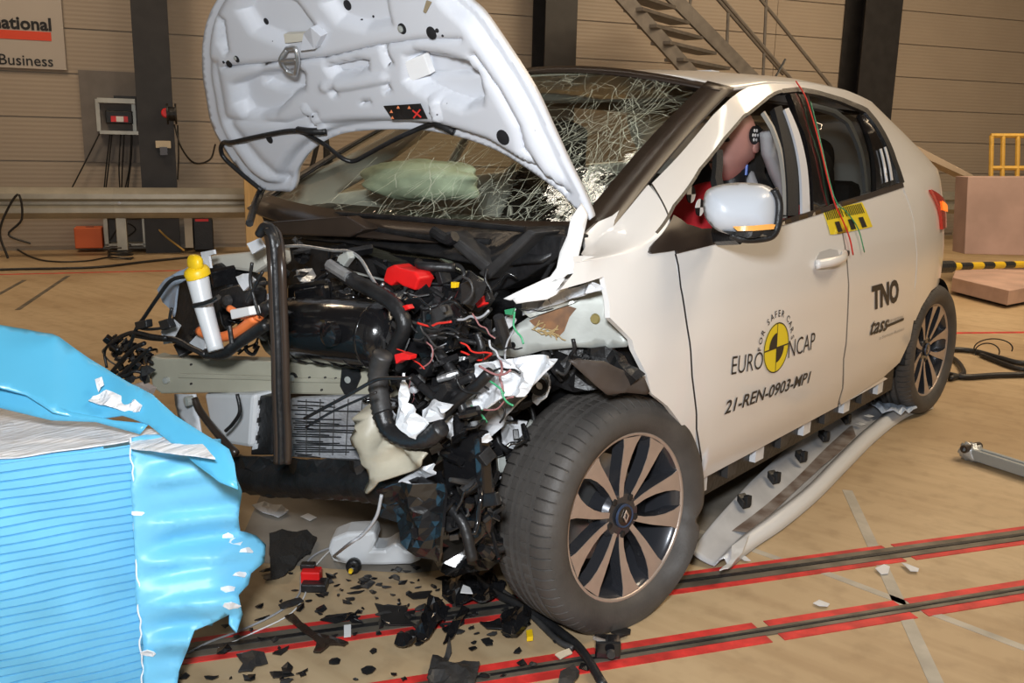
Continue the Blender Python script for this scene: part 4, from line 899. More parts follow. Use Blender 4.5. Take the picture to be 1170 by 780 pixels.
hbox([(494, -3), (500, -1), (493, 12), (490, 10)], mat('tan_strip', (.30, .24, .15), .5), 'tape_strip', .004, .012)
hose = [(327, 156), (318, 148), (305, 147), (290, 150), (275, 155), (264, 158), (259, 164), (260, 172), (275, 190), (300, 215)]
mk('washer_hose', *tube([hh(x, y, .02) for x, y in ((346, 146), (330, 147), (300, 152), (275, 157), (261, 160), (258, 167), (262, 178), (280, 196), (302, 216))], .0075, 8), BLK, HOOD, smooth=True)
mk('washer_hose', *tube([hh(346, 146, .02), hh(355, 152, .02), at(372, 166, y=-.10), at(390, 180, y=-.10), at(404, 184, y=-.08), at(422, 175, y=-.08), at(450, 160, y=-.10), hh(480, 147, .02), hh(498, 142, .02), hh(506, 144, .02)], .0065, 8), BLK, HOOD, smooth=True)
mk('washer_nozzle', *tube([hh(346, 145, .02), hh(360, 147, .022), hh(371, 151, .022)], .010, 8), BLK, HOOD, smooth=True); mk('washer_nozzle', *tube([hh(497, 142, .02), hh(508, 146, .022), hh(517, 152, .022)], .010, 8), BLK, HOOD, smooth=True)
# hood hinge rod and torn white flange at the right, down to the fender
FL = [(664, 232), (672, 244), (668, 262), (664, 280), (660, 296), (652, 310), (640, 320), (630, 326), (612, 334), (598, 339), (583, 343), (575, 341), (590, 334), (612, 324), (628, 316), (636, 305), (640, 288), (648, 270), (652, 250)]
fd = float(np.dot(body(*ps(676, 300))-CAM, RM[2])); sheet('torn_hood_flange', FL, lambda a, b: at(a, b, d=fd+.02+(b-300)*-.0002), PAINT, CAR, amp=.012, nsc=14, thick=.006, step=6, smooth=True)
sheet('torn_fender_lip', [(585, 341), (612, 329), (640, 318), (660, 317), (648, 330), (625, 342), (602, 345), (590, 347)], {'d': fd-.01}, PAINT, CAR, amp=.006, thick=.005, step=6, smooth=True)
mk('gas_strut', *tube([at(655, 262, y=-.03), at(620, 320, y=-.14)], .006, 8, 0), BLK, CAR)
mk('wiring', *tube([at(300, 214, y=.0), at(292, 232, y=-.05), at(285, 255, y=-.2)], .012, 8), BLK, CAR)

# ================================================================ ENGINE BAY
def yb(x, y): return {'y': y}
# cowl under the windscreen
sheet('cowl_panel', [(300, 246), (350, 240), (420, 250), (520, 262), (600, 262), (655, 258), (652, 280), (620, 300), (560, 305), (480, 290), (400, 278), (310, 270)], lambda px, py: at(px, py, z=.955-(py-255)*.0003) if False else at(px, py, y=-.02-(py-245)*.0022), BLK, CAR, amp=.010, thick=.01, step=9, smooth=True)
prism('cowl_beam', [(300, 254), (395, 247), (420, 262), (398, 271), (310, 268), (296, 262)], {'y': -.16}, .05, TRIMB, CAR, .006)
prism('cowl_channel', [(500, 267), (512, 264), (560, 303), (556, 315), (546, 308)], {'y': -.17}, .07, DGREY, CAR, .008)
prism('cowl_channel', [(545, 312), (560, 300), (602, 262), (612, 266), (572, 305), (556, 320)], {'y': -.18}, .10, DGREY, CAR, .006)
prism('cowl_channel', [(556, 320), (575, 304), (615, 268), (645, 270), (640, 292), (600, 318), (570, 332), (552, 334)], {'y': -.13}, .10, BLK, CAR, .006)
mk('wiper_pivot', *tube([at(495, 264, y=-.18), at(512, 274, y=-.18), at(520, 270, y=-.18)], .014, 8), BLK, CAR)
prism('bulkhead_box', [(400, 285), (500, 296), (556, 322), (556, 360), (500, 372), (395, 345)], {'y': -.06}, .12, GBLK, CAR, .01)
mk('wiper_arm', *tube([at(330, 252, y=-.06), at(400, 258, y=-.10), at(500, 272, y=-.13), at(560, 276, y=-.10)], .008, 8), BLK, CAR)
mk('wiper_arm', *tube([at(380, 244, y=-.05), at(470, 250, y=-.12), at(600, 262, y=-.08)], .008, 8), BLK, CAR)
# power unit
prism('motor_cover', [(326, 325), (372, 318), (378, 332), (374, 350), (352, 364), (334, 358), (326, 345)], {'y': -.30}, .16, GBLK, CAR, .012)
prism('motor_cover', [(334, 332), (368, 326), (370, 345), (352, 357), (337, 350)], {'y': -.325}, .03, GBLK, CAR, .008)
V, F = tube([at(326, 376, y=-.34), at(392, 378, y=-.34), at(456, 384, y=-.31)], [.085]*3, 20, 3); mk('motor_housing', V, F, GBLK, CAR, smooth=True, bevel=0)
for k in range(6):
    x = 336+k*20; V, F = lathe([(.084, -.004), (.088, -.003), (.088, .003), (.084, .004)], 24, at(x, 376.5+k*1.3, y=-.34+.004*k), (1, 0, -.02), False); mk('housing_rib', V, F, GBLK, CAR, smooth=True)
V, F = lathe([(0, 0), (.030, 0), (.030, .018), (.018, .022), (0, .022)], 24, at(381, 381, y=-.425), (0, -1, 0), False); mk('housing_boss', V, F, GBLK, CAR, smooth=True, auto=30)
prism('inverter_block', [(378, 330), (440, 322), (462, 350), (462, 385), (380, 382)], {'y': -.22}, .25, BLK, CAR, .012)
prism('charger_block', [(315, 285), (380, 280), (440, 300), (470, 330), (460, 345), (320, 330)], {'y': -.14}, .12, BLK, CAR, .02)
blob('gear_housing', at(405, 345, y=-.28), (.05, .05, .035), GBLK, CAR, .3, 9, 14)
# random small fittings packed around the motor so the bay is dense like the photo
def rnd(a, b): return RNG.uniform(a, b)
def clutter(n, reg, y0, y1, mats, seed, names=('broken_fitting', 'bracket', 'clip'), smin=.008, smax=.035):
    rs = np.random.RandomState(seed); k = 0
    while k < n:
        x = rs.uniform(min(p[0] for p in reg), max(p[0] for p in reg)); y = rs.uniform(min(p[1] for p in reg), max(p[1] for p in reg))
        if not inpoly([(x, y)], reg)[0]: continue
        c = at(x, y, y=rs.uniform(y0, y1)); A = rs.normal(size=(3, 3)); Q_, _ = np.linalg.qr(A); s = rs.uniform(smin, smax, 3)*[1, .7, .35]; m = mats[rs.randint(len(mats))]
        typ = rs.randint(4)
        if typ == 0: V, F = obox(c, Q_[0]*s[0], Q_[1]*s[1], Q_[2]*s[2]); mk(names[0], V, F, m, CAR, bevel=.002)
        elif typ == 1: V, F = lathe([(0, -s[0]), (s[1]*.6, -s[0]), (s[1]*.7, 0), (s[1]*.5, s[0]), (0, s[0])], 10, c, Q_[0], False); mk(names[2], V, F, m, CAR)
        elif typ == 2:
            a = [c+Q_[0]*s[0]*math.cos(t)*rs.uniform(.5, 1.3)+Q_[1]*s[0]*math.sin(t)*rs.uniform(.5, 1.3)+Q_[2]*rs.uniform(-.006, .006) for t in np.linspace(0, 5.4, 7)]; a.append(c)
            mk('broken_shard', a, [[i, (i+1) % 7, 7] for i in range(7)], m, CAR, solid=.003, soff=0)
        else:
            p = [c]; d = Q_[0]
            for _ in range(4): d = d+rs.normal(size=3)*.5; d /= np.linalg.norm(d); p.append(p[-1]+d*min(s[0], .02)*1.3)
            V, F = tube(p, rs.uniform(.002, .006), 6, 4); mk('wiring', V, F, DK[rs.randint(5)], CAR, smooth=True)
        k += 1
DK = [BLK, BLK, GBLK, GBLK, DGREY]; MX = DK+[BARE, WPL]
LM_ = DK+[SILV, WPL, DGREY, RED]
clutter(70, [(325, 275), (400, 275), (470, 310), (560, 325), (560, 400), (455, 395), (440, 330), (325, 330)], -.30, -.12, DK+DK+[BARE], 1)
clutter(110, [(440, 330), (560, 330), (580, 360), (575, 420), (545, 470), (450, 460), (435, 400)], -.42, -.20, DK+DK+DK+[DGREY, BARE], 2, smax=.04)
clutter(60, [(430, 440), (560, 440), (560, 520), (510, 540), (480, 500), (430, 480)], -.46, -.30, DK+DK+[WPL, WPL, DGREY, BARE], 3, smax=.035)
clutter(45, [(190, 335), (300, 285), (310, 400), (205, 402), (190, 380)], -.50, -.38, DK+DK+[DGREY, WPL, SILV], 4, smax=.04)
clutter(45, [(118, 385), (172, 390), (172, 445), (130, 430)], -.60, -.48, DK+DK, 5, smax=.028)
clutter(60, [(435, 560), (560, 540), (570, 640), (520, 650), (470, 600)], -.50, -.30, DK+DK+[DGREY, BARE], 6, smax=.035)
clutter(40, [(545, 470), (600, 440), (610, 480), (582, 560), (570, 640), (550, 600)], -.20, -.05, DK+DK+[SILV, DGREY], 7, smax=.03)
clutter(30, [(560, 400), (700, 400), (640, 430), (600, 450)], -.10, .05, DK+[DGREY], 8, smax=.03)
# big dark masses behind the small ones
def crushed(name, poly, y, dep, m, amp=.02, seed=1, **kw): return sheet(name, poly, {'y': y}, m, CAR, amp=amp, nsc=12, thick=dep, step=9, seed=seed, **kw)
crushed('crushed_fuse_box', [(440, 335), (500, 330), (545, 345), (560, 400), (540, 460), (470, 455), (440, 410)], -.26, .05, GBLK, .05, 3)
prism('fuse_box_lid', [(476, 362), (508, 345), (524, 370), (515, 400), (480, 412), (470, 390)], {'y': -.36}, .05, GBLK, CAR, .006)
prism('fuse_box_lid', [(490, 355), (503, 348), (510, 362), (494, 372)], {'y': -.38}, .03, DGREY, CAR, .004)
crushed('wheel_well_liner', [(560, 400), (690, 395), (735, 430), (700, 450), (640, 440), (590, 480), (570, 560), (545, 520)], -.02, .03, BLK, .03, 4)
crushed('crushed_bumper_core', [(440, 560), (505, 540), (560, 560), (570, 640), (520, 655), (470, 600)], -.25, .04, GBLK, .04, 5)
# bumper beam
BB = [(172, 406), (182, 409), (240, 410), (320, 413), (400, 416), (445, 420), (478, 428), (478, 452), (440, 455), (400, 452), (320, 450), (240, 449), (184, 450), (174, 443), (170, 425)]
def beamp(px, py): return onplane(px, py, at(172, 428, y=-.52), np.array([-.36, 1, 0]))
bn = np.array([-.36, 1, 0])/np.linalg.norm([-.36, 1, 0])
prism('bumper_beam', BB, beamp, .055, OLIVE, CAR, .006, dirv=bn)
def bo(px, py, o): return beamp(px, py)-bn*o
for a, b, c, d_ in (((205, 426), (312, 429), (312, 434), (205, 431)), ((330, 431), (400, 432), (400, 437), (330, 436))):
    A = arr([bo(*p, .0) for p in (a, b, c, d_)]); B = A-bn*.006; mk('beam_swage', np.vstack([A, B]), [[0, 1, 2, 3], [7, 6, 5, 4], [0, 4, 5, 1], [1, 5, 6, 2], [2, 6, 7, 3], [3, 7, 4, 0]], OLIVE, CAR, bevel=.002)
for x, y, r, m in ((191, 434, .010, SILV), (335, 431, .014, BLK), (335, 431, .009, SILV), (399, 433, .020, BLK), (399, 433, .010, SILV), (372, 431, .003, BLK), (354, 431, .003, BLK), (384, 432, .003, BLK), (368, 445, .003, BLK), (219, 416, .003, BLK), (219, 438, .003, BLK)):
    V, F = lathe([(0, 0), (r, 0), (r*.9, .005 if m is BLK else .009), (0, .006 if m is BLK else .010)], 16, bo(x, y, .0), -bn, False); mk('beam_bolt' if r > .004 else 'beam_hole', V, F, m, CAR)
prism('beam_bracket', [(392, 420), (412, 421), (414, 430), (408, 444), (405, 455), (398, 455), (390, 440)], lambda x, y: bo(x, y, .004), .004, BLK, CAR, .001, dirv=-bn)
# vertical rubber weather strip hanging over the beam
def strapf(o): return [(307+o, 262), (313+o, 272), (316+o, 300), (318+o, 350), (320+o, 400), (321+o, 450), (323+o, 500), (323+o, 529)]
for o, r in ((-6, .009), (6, .009)):
    mk('weather_strip', *tube([at(x, y, y=-.63) if y > 300 else at(x, y, y=-.63+(300-y)*.001) for x, y in strapf(o)], r, 8, 5), TRIMB, CAR, smooth=True)
mk('weather_strip', *tube([at(x, y, y=-.625) for x, y in strapf(0)], .013, 8, 5, flat=.6), BLK, CAR, smooth=True)
mk('weather_strip', *tube([at(*p, y=-.62) for p in ((296, 268), (303, 258), (312, 264), (318, 285))], .010, 8), BLK, CAR, smooth=True)
# washer filler neck with yellow cap
NK = mk('washer_filler_neck', *tube([at(x, y, y=-.60) for x, y in ((226, 318), (229, 332), (233, 350), (239, 372), (247, 400))], list(np.linspace(.027, .019, 25)), 16), TRANSL, CAR, smooth=True)
mk('yellow_cap', *lathe([(0, 0), (.030, 0), (.031, .014), (.027, .022), (.012, .030), (0, .031)], 20, at(227, 316, y=-.60), (-.1, -.3, 1), False), YEL, NK, smooth=True, auto=40)
blob('cap_top', at(223, 300, y=-.61), (.025, .014, .020), YEL, NK, .05, 5, 12)
mk('clamp', *tube([at(x, y, y=-.625) for x, y in ((222, 349), (232, 347), (243, 343), (250, 339))], .006, 8), BLK, NK)
# orange high voltage cable
for pts in (((228, 378), (245, 385), (262, 383), (276, 376), (292, 362)), ((262, 352), (272, 358), (283, 362), (298, 362))):
    mk('high_voltage_cable', *tube([at(x, y, y=-.56) for x, y in pts], .013 if pts[0][0] == 228 else .009, 10), ORG, CAR, smooth=True)
mk('cable_clip', *tube([at(262, 372, y=-.585), at(265, 392, y=-.585)], .006, 8, 0), BLK, CAR)
prism('connector', [(262, 354), (284, 350), (286, 360), (264, 365)], {'y': -.60}, .03, CHK, CAR, .003)
mk('black_hose', *tube([at(x, y, y=-.55) for x, y in ((285, 372), (300, 355), (312, 348))], .016, 10), BLK, CAR, smooth=True)
mk('black_hose', *tube([at(x, y, y=-.57) for x, y in ((236, 404), (255, 404), (272, 392), (290, 380), (305, 370))], .014, 10), BLK, CAR, smooth=True)
mk('black_hose', *tube([at(x, y, y=-.58) for x, y in ((150, 382), (175, 386), (200, 388), (220, 398), (235, 405))], .008, 8), BLK, CAR, smooth=True)
# left side: broken headlamp mounting
sheet('headlamp_shard', [(181, 330), (192, 318), (215, 305), (222, 312), (204, 325), (200, 345), (198, 362), (190, 352), (184, 345)], {'y': -.52}, mat('blue_grey_plastic', (.30, .36, .44), .35, coat=.4), CAR, amp=.015, thick=.006, step=5)
prism('headlamp_housing', [(201, 322), (222, 312), (246, 300), (262, 318), (262, 345), (240, 372), (210, 395), (186, 392), (196, 360)], {'y': -.46}, .10, BLK, CAR, .01)
prism('headlamp_motor', [(246, 332), (270, 325), (284, 332), (282, 350), (262, 358), (248, 350)], {'y': -.53}, .06, BLK, CAR, .012)
V, F = lathe([(0, 0), (.014, 0), (.012, .012), (0, .014)], 14, at(262, 343, y=-.535), (0, -1, 0), False); mk('motor_cap', V, F, DGREY, CAR)
prism('radiator_support', [(238, 292), (280, 288), (302, 282), (305, 302), (290, 312), (262, 308), (242, 305)], {'y': -.44}, .08, mat('cream_panel', (.56, .54, .47), .4), CAR, .01)
for pl in ([(231, 288), (246, 285), (247, 290), (240, 292), (242, 306), (236, 306)], [(186, 378), (198, 365), (205, 372), (196, 392), (188, 393)], [(214, 395), (226, 383), (236, 388), (236, 400), (220, 402)], [(271, 316), (284, 312), (292, 320), (280, 332)], [(284, 278), (298, 272), (304, 282), (290, 290)]):
    sheet('white_bracket', pl, {'y': -.54}, WPL, CAR, amp=.006, thick=.006, step=4)
for pts, r in ((((218, 315), (196, 320), (180, 340), (165, 362), (156, 375), (147, 398)), .005), (((156, 374), (170, 376), (190, 372), (196, 352)), .004), (((122, 420), (120, 400), (135, 385), (155, 378)), .004), (((135, 400), (128, 392), (150, 380), (175, 384), (190, 386)), .006), (((125, 428), (150, 400), (165, 392)), .006), (((130, 436), (160, 408), (172, 398)), .006), (((288, 300), (286, 320), (290, 340), (296, 360)), .004), (((300, 310), (290, 330), (282, 345)), .004)):
    mk('wiring', *tube([at(x, y, y=-.60) for x, y in pts], r, 8), BLK, CAR, smooth=True)
prism('wire_clip', [(153, 368), (166, 365), (167, 374), (155, 377)], {'y': -.62}, .02, BLK, CAR, .003); prism('connector', [(180, 367), (190, 364), (194, 374), (184, 378)], {'y': -.61}, .02, BLK, CAR, .003)
sheet('torn_foam', [(148, 440), (160, 437), (173, 444), (168, 452), (150, 447)], {'y': -.60}, mat('pinkish_foam', (.55, .45, .40), .7), CAR, amp=.01, thick=.02, step=4)
# lower front
prism('washer_tank', [(232, 449), (290, 450), (286, 512), (262, 508), (238, 480)], {'y': -.44}, .12, TRANSL, CAR, .012)
sheet('end_plate', [(200, 450), (224, 450), (228, 480), (232, 500), (216, 500), (204, 476)], {'y': -.50}, WPL, CAR, amp=.005, thick=.006, step=6, smooth=True)
mk('support_rod', *tube([at(x, y, y=-.52) for x, y in ((222, 455), (229, 470), (248, 495), (270, 518))], .010, 8), TRIMB, CAR, smooth=True)
mk('rod_end', *lathe([(0, 0), (.013, 0), (.013, .02), (0, .022)], 14, at(220, 457, y=-.52), (0, -1, 0), False), SILV, CAR)
mk('wiring', *tube([at(x, y, y=-.50) for x, y in ((271, 450), (274, 470), (266, 484), (258, 492))], .005, 8), BLK, CAR, smooth=True)
prism('radiator_tank', [(291, 452), (311, 452), (310, 520), (286, 520)], {'y': -.42}, .06, BLK, CAR, .005)
for k in range(6): prism('tank_lug', [(291-k*.5, 458+k*10), (296-k*.5, 457+k*10), (295-k*.5, 463+k*10), (290-k*.5, 464+k*10)], {'y': -.425}, .012, WPL if k % 2 else DGREY, CAR, .001)
COND = prism('condenser', [(332, 455), (380, 453), (435, 452), (422, 515), (412, 525), (332, 522)], {'y': -.40}, .03, mat('condenser_fins', (.60, .61, .64), .45, .3, var=.2, vscale=60, bump=.6, bscale=200, stretch=(1, 1, 3)), CAR, .003)
V, F = [], []; rs = np.random.RandomState(4)
for k in range(26):
    y = 458+k*2.5; x0 = 332+rs.uniform(0, 8); x1 = 350+rs.uniform(5, 70)*(1 if k % 3 else .5)
    if rs.rand() < .12: continue
    A = [at(x0, y, y=-.403), at((x0+x1)/2, y+.6+rs.uniform(-.8, .8), y=-.404), at(x1, y+1.5+rs.uniform(-1, 1), y=-.403)]; n = len(V)
    for p in A: V += [p+[0, 0, .0016], p-[0, 0, .0016]]
    F += [[n, n+1, n+3, n+2], [n+2, n+3, n+5, n+4]]
mk('bent_fins', V, F, BLK, COND, kind='stuff')
for k in range(5): mk('fin_tube', *tube([at(350+k*16, 456, y=-.404), at(350+k*15, 520, y=-.404)], .0016, 4, 0), DGREY, COND)
V, F = tube([at(x, y, y=-.42) for x, y in ((262, 538), (300, 545), (350, 547), (400, 548), (440, 552), (480, 556))], [.05]*60, 12, rib=.05); mk('lower_crossmember', V, F, BLK, CAR, smooth=True)
mk('tow_ring', *tube([at(310+9*math.cos(t), 556+9*math.sin(t), y=-.44) for t in np.linspace(0, 6.28, 16)], .010, 8), BLK, CAR, smooth=True)
crushed('torn_undershield', [(268, 520), (330, 524), (430, 526), (480, 540), (500, 562), (430, 562), (330, 556), (275, 550)], -.44, .02, BLK, .03, 6)
mk('wiring', *tube([at(x, y, y=-.60) for x, y in ((348, 478), (372, 465), (400, 450), (425, 436), (440, 432), (470, 432))], .004, 6), BLK, CAR, smooth=True); mk('wiring', *tube([at(x, y, y=-.61) for x, y in ((350, 488), (380, 470), (430, 448))], .003, 6), BLK, CAR, smooth=True)
# crushed horn bracket (beige) and neighbours
sheet('crushed_rail_end', [(418, 448), (430, 440), (437, 455), (432, 480), (440, 500), (452, 505), (470, 512), (492, 516), (486, 530), (466, 540), (440, 548), (424, 562), (417, 560), (414, 530), (407, 515), (408, 490)], {'y': -.50}, BEIGE, CAR, amp=.045, nsc=11, thick=.006, step=7, smooth=True, seed=2)
for pl, yy, sd in (([(548, 415), (600, 408), (640, 410), (620, 430), (600, 452), (580, 452), (560, 465), (545, 470), (532, 480), (520, 500), (508, 510), (500, 520), (505, 490), (520, 465), (540, 440)], -.40, 3), ([(500, 540), (470, 552), (455, 555), (458, 548), (486, 532), (496, 530)], -.46, 4), ([(448, 440), (462, 444), (466, 425), (468, 440), (466, 460), (478, 470), (486, 485), (478, 500), (462, 488), (450, 470)], -.54, 5), ([(612, 410), (622, 420), (632, 440), (628, 452), (616, 462), (606, 455), (604, 440), (596, 432)], -.16, 6), ([(575, 470), (590, 478), (600, 482), (596, 500), (590, 515), (578, 505), (570, 495)], -.12, 7), ([(570, 545), (582, 560), (584, 610), (572, 612), (562, 590)], -.14, 8), ([(555, 455), (590, 440), (600, 452), (576, 480), (560, 500), (548, 490)], -.20, 9), ([(480, 470), (500, 455), (520, 462), (505, 478), (488, 482)], -.48, 10), ([(560, 380), (575, 362), (590, 352), (588, 366), (574, 382), (562, 396)], -.20, 11), ([(600, 345), (640, 332), (680, 322), (688, 330), (640, 345), (600, 360)], -.12, 12)):
    sheet('crumpled_white_metal' if yy > -.3 else 'crumpled_plastic', pl, {'y': yy}, WPL, CAR, amp=.030, nsc=17, thick=.005, step=5, seed=sd)
V, F = lathe([(.010, 0), (.022, .002), (.022, .012), (.010, .010)], 16, at(617, 440, y=-.19), (.3, -1, 0), False); mk('bushing', V, F, BLK, CAR)
# inner fender panel with brown stain
IP = [(559, 404), (566, 392), (580, 378), (598, 366), (610, 358), (640, 345), (668, 330), (690, 317), (696, 345), (697, 362), (710, 375), (723, 388), (716, 396), (690, 398), (660, 396), (640, 398), (620, 400), (600, 406), (575, 411), (562, 411)]
def ipf(px, py): return at(px, py, y=-.16+(px-560)*.0011)
INP = sheet('inner_fender_panel', IP, ipf, SILV, CAR, amp=.004, nsc=6, thick=.008, step=9, smooth=True)
def ipo(o): return lambda px, py: ipf(px, py)+np.array([.2, -.95, .1])*o
sheet('brown_stain', [(606, 366), (625, 357), (650, 349), (660, 352), (652, 362), (646, 378), (638, 386), (628, 376), (612, 372)], ipo(.007), BRN, INP, amp=0, thick=.001, step=6)
sheet('bent_top_flange', [(598, 352), (640, 338), (668, 326), (690, 316), (688, 330), (660, 345), (610, 362)], ipo(.02), SILV, CAR, amp=.012, nsc=12, thick=.004, step=6)
rs = np.random.RandomState(3)
for k in range(16):
    p = [np.array([rs.uniform(608, 640), rs.uniform(372, 386)])]; a = rs.uniform(-.6, .6)
    for _ in range(3): a += rs.uniform(-.5, .5); p.append(p[-1]+4*np.array([math.cos(a), math.sin(a)]))
    mk('glue_strand', *tube([ipo(.012)(*q_) for q_ in p], .0016, 5, 3), mat('glue_brown', (.42, .30, .14), .6), INP)
for x, y, r in ((587, 394, .008), (681, 364, .013)):
    V, F = lathe([(0, 0), (r, 0), (r*.8, .004), (0, .004)], 16, ipo(.006)(x, y), (.2, -.95, .1), False); mk('panel_hole' if x < 600 else 'grommet', V, F, BLK if x < 600 else mat('khaki_grommet', (.25, .20, .07), .5), INP)
sheet('mud_flap', [(650, 412), (668, 411), (690, 412), (705, 420), (736, 432), (741, 446), (738, 450), (715, 448), (694, 451), (680, 440), (664, 425)], lambda px, py: at(px, py, x=.865-(741-px)*.0010), mat('brown_liner', (.055, .042, .035), .55, var=.3), CAR, amp=.006, thick=.008, step=6, smooth=True)
sheet('liner_piece', [(703, 392), (725, 392), (735, 405), (741, 430), (720, 428), (705, 415)], lambda px, py: at(px, py, x=.74), BLK, CAR, amp=.01, thick=.006, step=6)
# glossy panels hanging in front of the wheel
prism('bumper_corner_panel', [(513, 495), (528, 492), (549, 494), (552, 540), (556, 560), (552, 612), (535, 628), (520, 605), (508, 560), (504, 520)], {'y': -.40}, .03, GBLK, CAR, .006)
prism('panel_rib', [(540, 500), (549, 498), (554, 580), (546, 590)], {'y': -.43}, .03, GBLK, CAR, .004)
sheet('lower_grille_piece', [(434, 558), (460, 550), (500, 556), (506, 575), (512, 600), (508, 630), (502, 641), (478, 634), (462, 618), (452, 598), (436, 590)], {'y': -.50}, GBLK, CAR, amp=.03, nsc=9, thick=.006, step=8, seed=5)
for pts, r, yy in ((((383, 305), (400, 318), (430, 334), (452, 350), (462, 372), (452, 395), (444, 410)), .018, -.42), (((438, 404), (432, 425), (434, 455), (438, 478)), .022, -.52), (((436, 470), (444, 490), (466, 502), (490, 500), (505, 488)), .019, -.53), (((470, 505), (500, 480), (520, 460), (545, 440), (560, 425)), .012, -.46), (((505, 470), (530, 455), (560, 440), (590, 418)), .007, -.38), (((480, 440), (500, 455), (520, 450), (530, 470)), .010, -.45), (((570, 465), (568, 500), (580, 515), (595, 518)), .008, -.10), (((596, 460), (608, 470), (612, 500)), .007, -.08), (((500, 400), (520, 430), (530, 460)), .012, -.40), (((545, 380), (550, 400), (540, 430), (520, 450)), .009, -.36), (((480, 550), (500, 560), (515, 580), (530, 600), (540, 640)), .012, -.46), (((470, 430), (490, 445), (515, 440), (540, 430)), .009, -.44)):
    mk('corrugated_hose' if r > .015 else 'wiring', *tube([at(x, y, y=yy) for x, y in pts], r, 10, 8, rib=.06 if r > .015 else 0), BLK if r < .02 else DGREY, CAR, smooth=True)
mk('hose_end_clip', *tube([at(376, 302, y=-.43), at(398, 316, y=-.43)], .014, 8, 0), BARE, CAR); prism('grey_clip', [(386, 292), (396, 287), (399, 295), (390, 307), (382, 306)], {'y': -.42}, .02, SILV, CAR, .003)
mk('thin_pipe', *tube([at(x, y, y=-.40) for x, y in ((320, 282), (345, 281), (380, 286), (398, 287), (412, 296), (425, 318), (433, 328), (438, 324))], .004, 8), BARE, CAR, smooth=True)
mk('blade_strip', *tube([at(395, 309, y=-.30), at(440, 320, y=-.28)], .008, 6, 0, flat=.3), SILV, CAR)
RC = prism('battery_terminal_cover', [(437, 321), (441, 306), (450, 302), (456, 306), (473, 310), (479, 318), (474, 332), (460, 327), (452, 322), (446, 327)], {'y': -.36}, .05, RED, CAR, .005)
prism('terminal_cover_lid', [(452, 306), (474, 306), (484, 320), (478, 324), (470, 316)], {'y': -.30}, .04, RED, CAR, .004)
mk('terminal_lead', *tube([at(478, 300, y=-.30), at(484, 304, y=-.32), at(520, 306, y=-.28)], .011, 8), BLK, CAR, smooth=True)
for pl, yy in (([(450, 405), (458, 403), (469, 406), (468, 411), (458, 412), (452, 416)], -.52), ([(457, 350), (464, 348), (467, 353), (460, 356)], -.42), ([(540, 340), (550, 338), (552, 348), (545, 352)], -.34), ([(527, 332), (536, 336), (538, 342), (530, 340)], -.32)):
    prism('red_connector', pl, {'y': yy}, .02, RED, CAR, .002)
prism('yellow_plug', [(515, 322), (521, 323), (520, 329), (515, 329)], {'y': -.33}, .012, YEL, CAR, .001); prism('green_connector', [(576, 354), (586, 352), (584, 360), (577, 359)], {'y': -.26}, .01, WGRN, CAR, .001)
WP_ = [mat('pink_wire', (.30, .13, .13), .4), WRED, CHK, WGRN, BLK, BLK, mat('grey_wire', (.35, .36, .38), .4), BLK, DGREY, GBLK, BLK, BLK, DGREY]
rs = np.random.RandomState(12)
for k in range(48):
    x, y = rs.uniform(445, 600), rs.uniform(335, 470); 
    if (x > 560 and y < 345) or (x < 495 and y < 352): continue
    p = [(x, y)]; a = rs.uniform(0, 6.28)
    for _ in range(5): a += rs.uniform(-.8, .8); p.append((p[-1][0]+8*math.cos(a), p[-1][1]+8*math.sin(a)))
    yy = rs.uniform(-.50, -.38); mk('wiring', *tube([at(*q_, y=yy) for q_ in p], rs.uniform(.0012, .003), 5, 4), WP_[rs.randint(13)], CAR, smooth=True)
# cables hanging to the floor in front
mk('hanging_wire', *tube([at(x, y, y=-.55) for x, y in ((436, 565), (430, 590), (415, 610), (398, 622))]+[np.array([*q(380, 640)[:2], .01])], .004, 6), mat('grey_wire', (.35, .36, .38), .4), CAR, smooth=True)

# ================================================================ CRASH TEST DUMMY
DU = thing('crash_test_dummy', (.40, .80, .45), 'crash test dummy in a red top sitting in the front seat behind the open window', 'dummy')
SKIN = mat('dummy_vinyl', (.50, .25, .21), .5, var=.1)
hc = at(836, 164, x=.50); print('head', hc)
hr = .095
V = []; n = 22
for i in range(n):
    th = math.pi*i/(n-1)
    for k in range(28):
        ph = 2*math.pi*k/28; d = np.array([math.sin(th)*math.cos(ph), math.sin(th)*math.sin(ph), math.cos(th)]); r = np.array([.078, .105, .125])
        p = d*r
        if d[1] < -.5 and -.35 < d[2] < .15: p[1] -= .012*(1-abs(d[0])*2)        # nose ridge
        if d[2] < -.4: p[0] *= .85; p[1] += -.012
        V.append(hc+p)
F = [[i*28+k, i*28+(k+1) % 28, (i+1)*28+(k+1) % 28, (i+1)*28+k] for i in range(n-1) for k in range(28)]
HD = mk('head', V, F, SKIN, DU, smooth=True)
for s in (-1,): mk('ear', *lathe([(0, 0), (.022, 0), (.018, .010), (0, .008)], 14, hc+[.074, .02, -.01], (1, 0, 0), False), SKIN, HD, smooth=True)
for s in (-.03, .03): blob('eye', hc+[s, -.100, .012], (.013, .008, .008), BLK, HD, 0, 5, 8)
mk('mouth', *obox(hc+[0, -.103, -.062], (.024, 0, 0), (0, .004, 0), (0, 0, .003)), BLK, HD)
tg = hc+[.078, -.0, .028]; mk('target_marker', *lathe([(0, 0), (.030, 0), (.030, .004), (0, .005)], 24, tg, (1, -.1, .05), False), STICK_K, HD)
for k in range(6):
    a = k*math.pi/3; mk('marker_dot', *lathe([(0, 0), (.0058, 0), (.005, .002), (0, .002)], 10, tg+np.array([.0045, .017*math.cos(a), .017*math.sin(a)]), (1, 0, 0), False), CHK, HD)
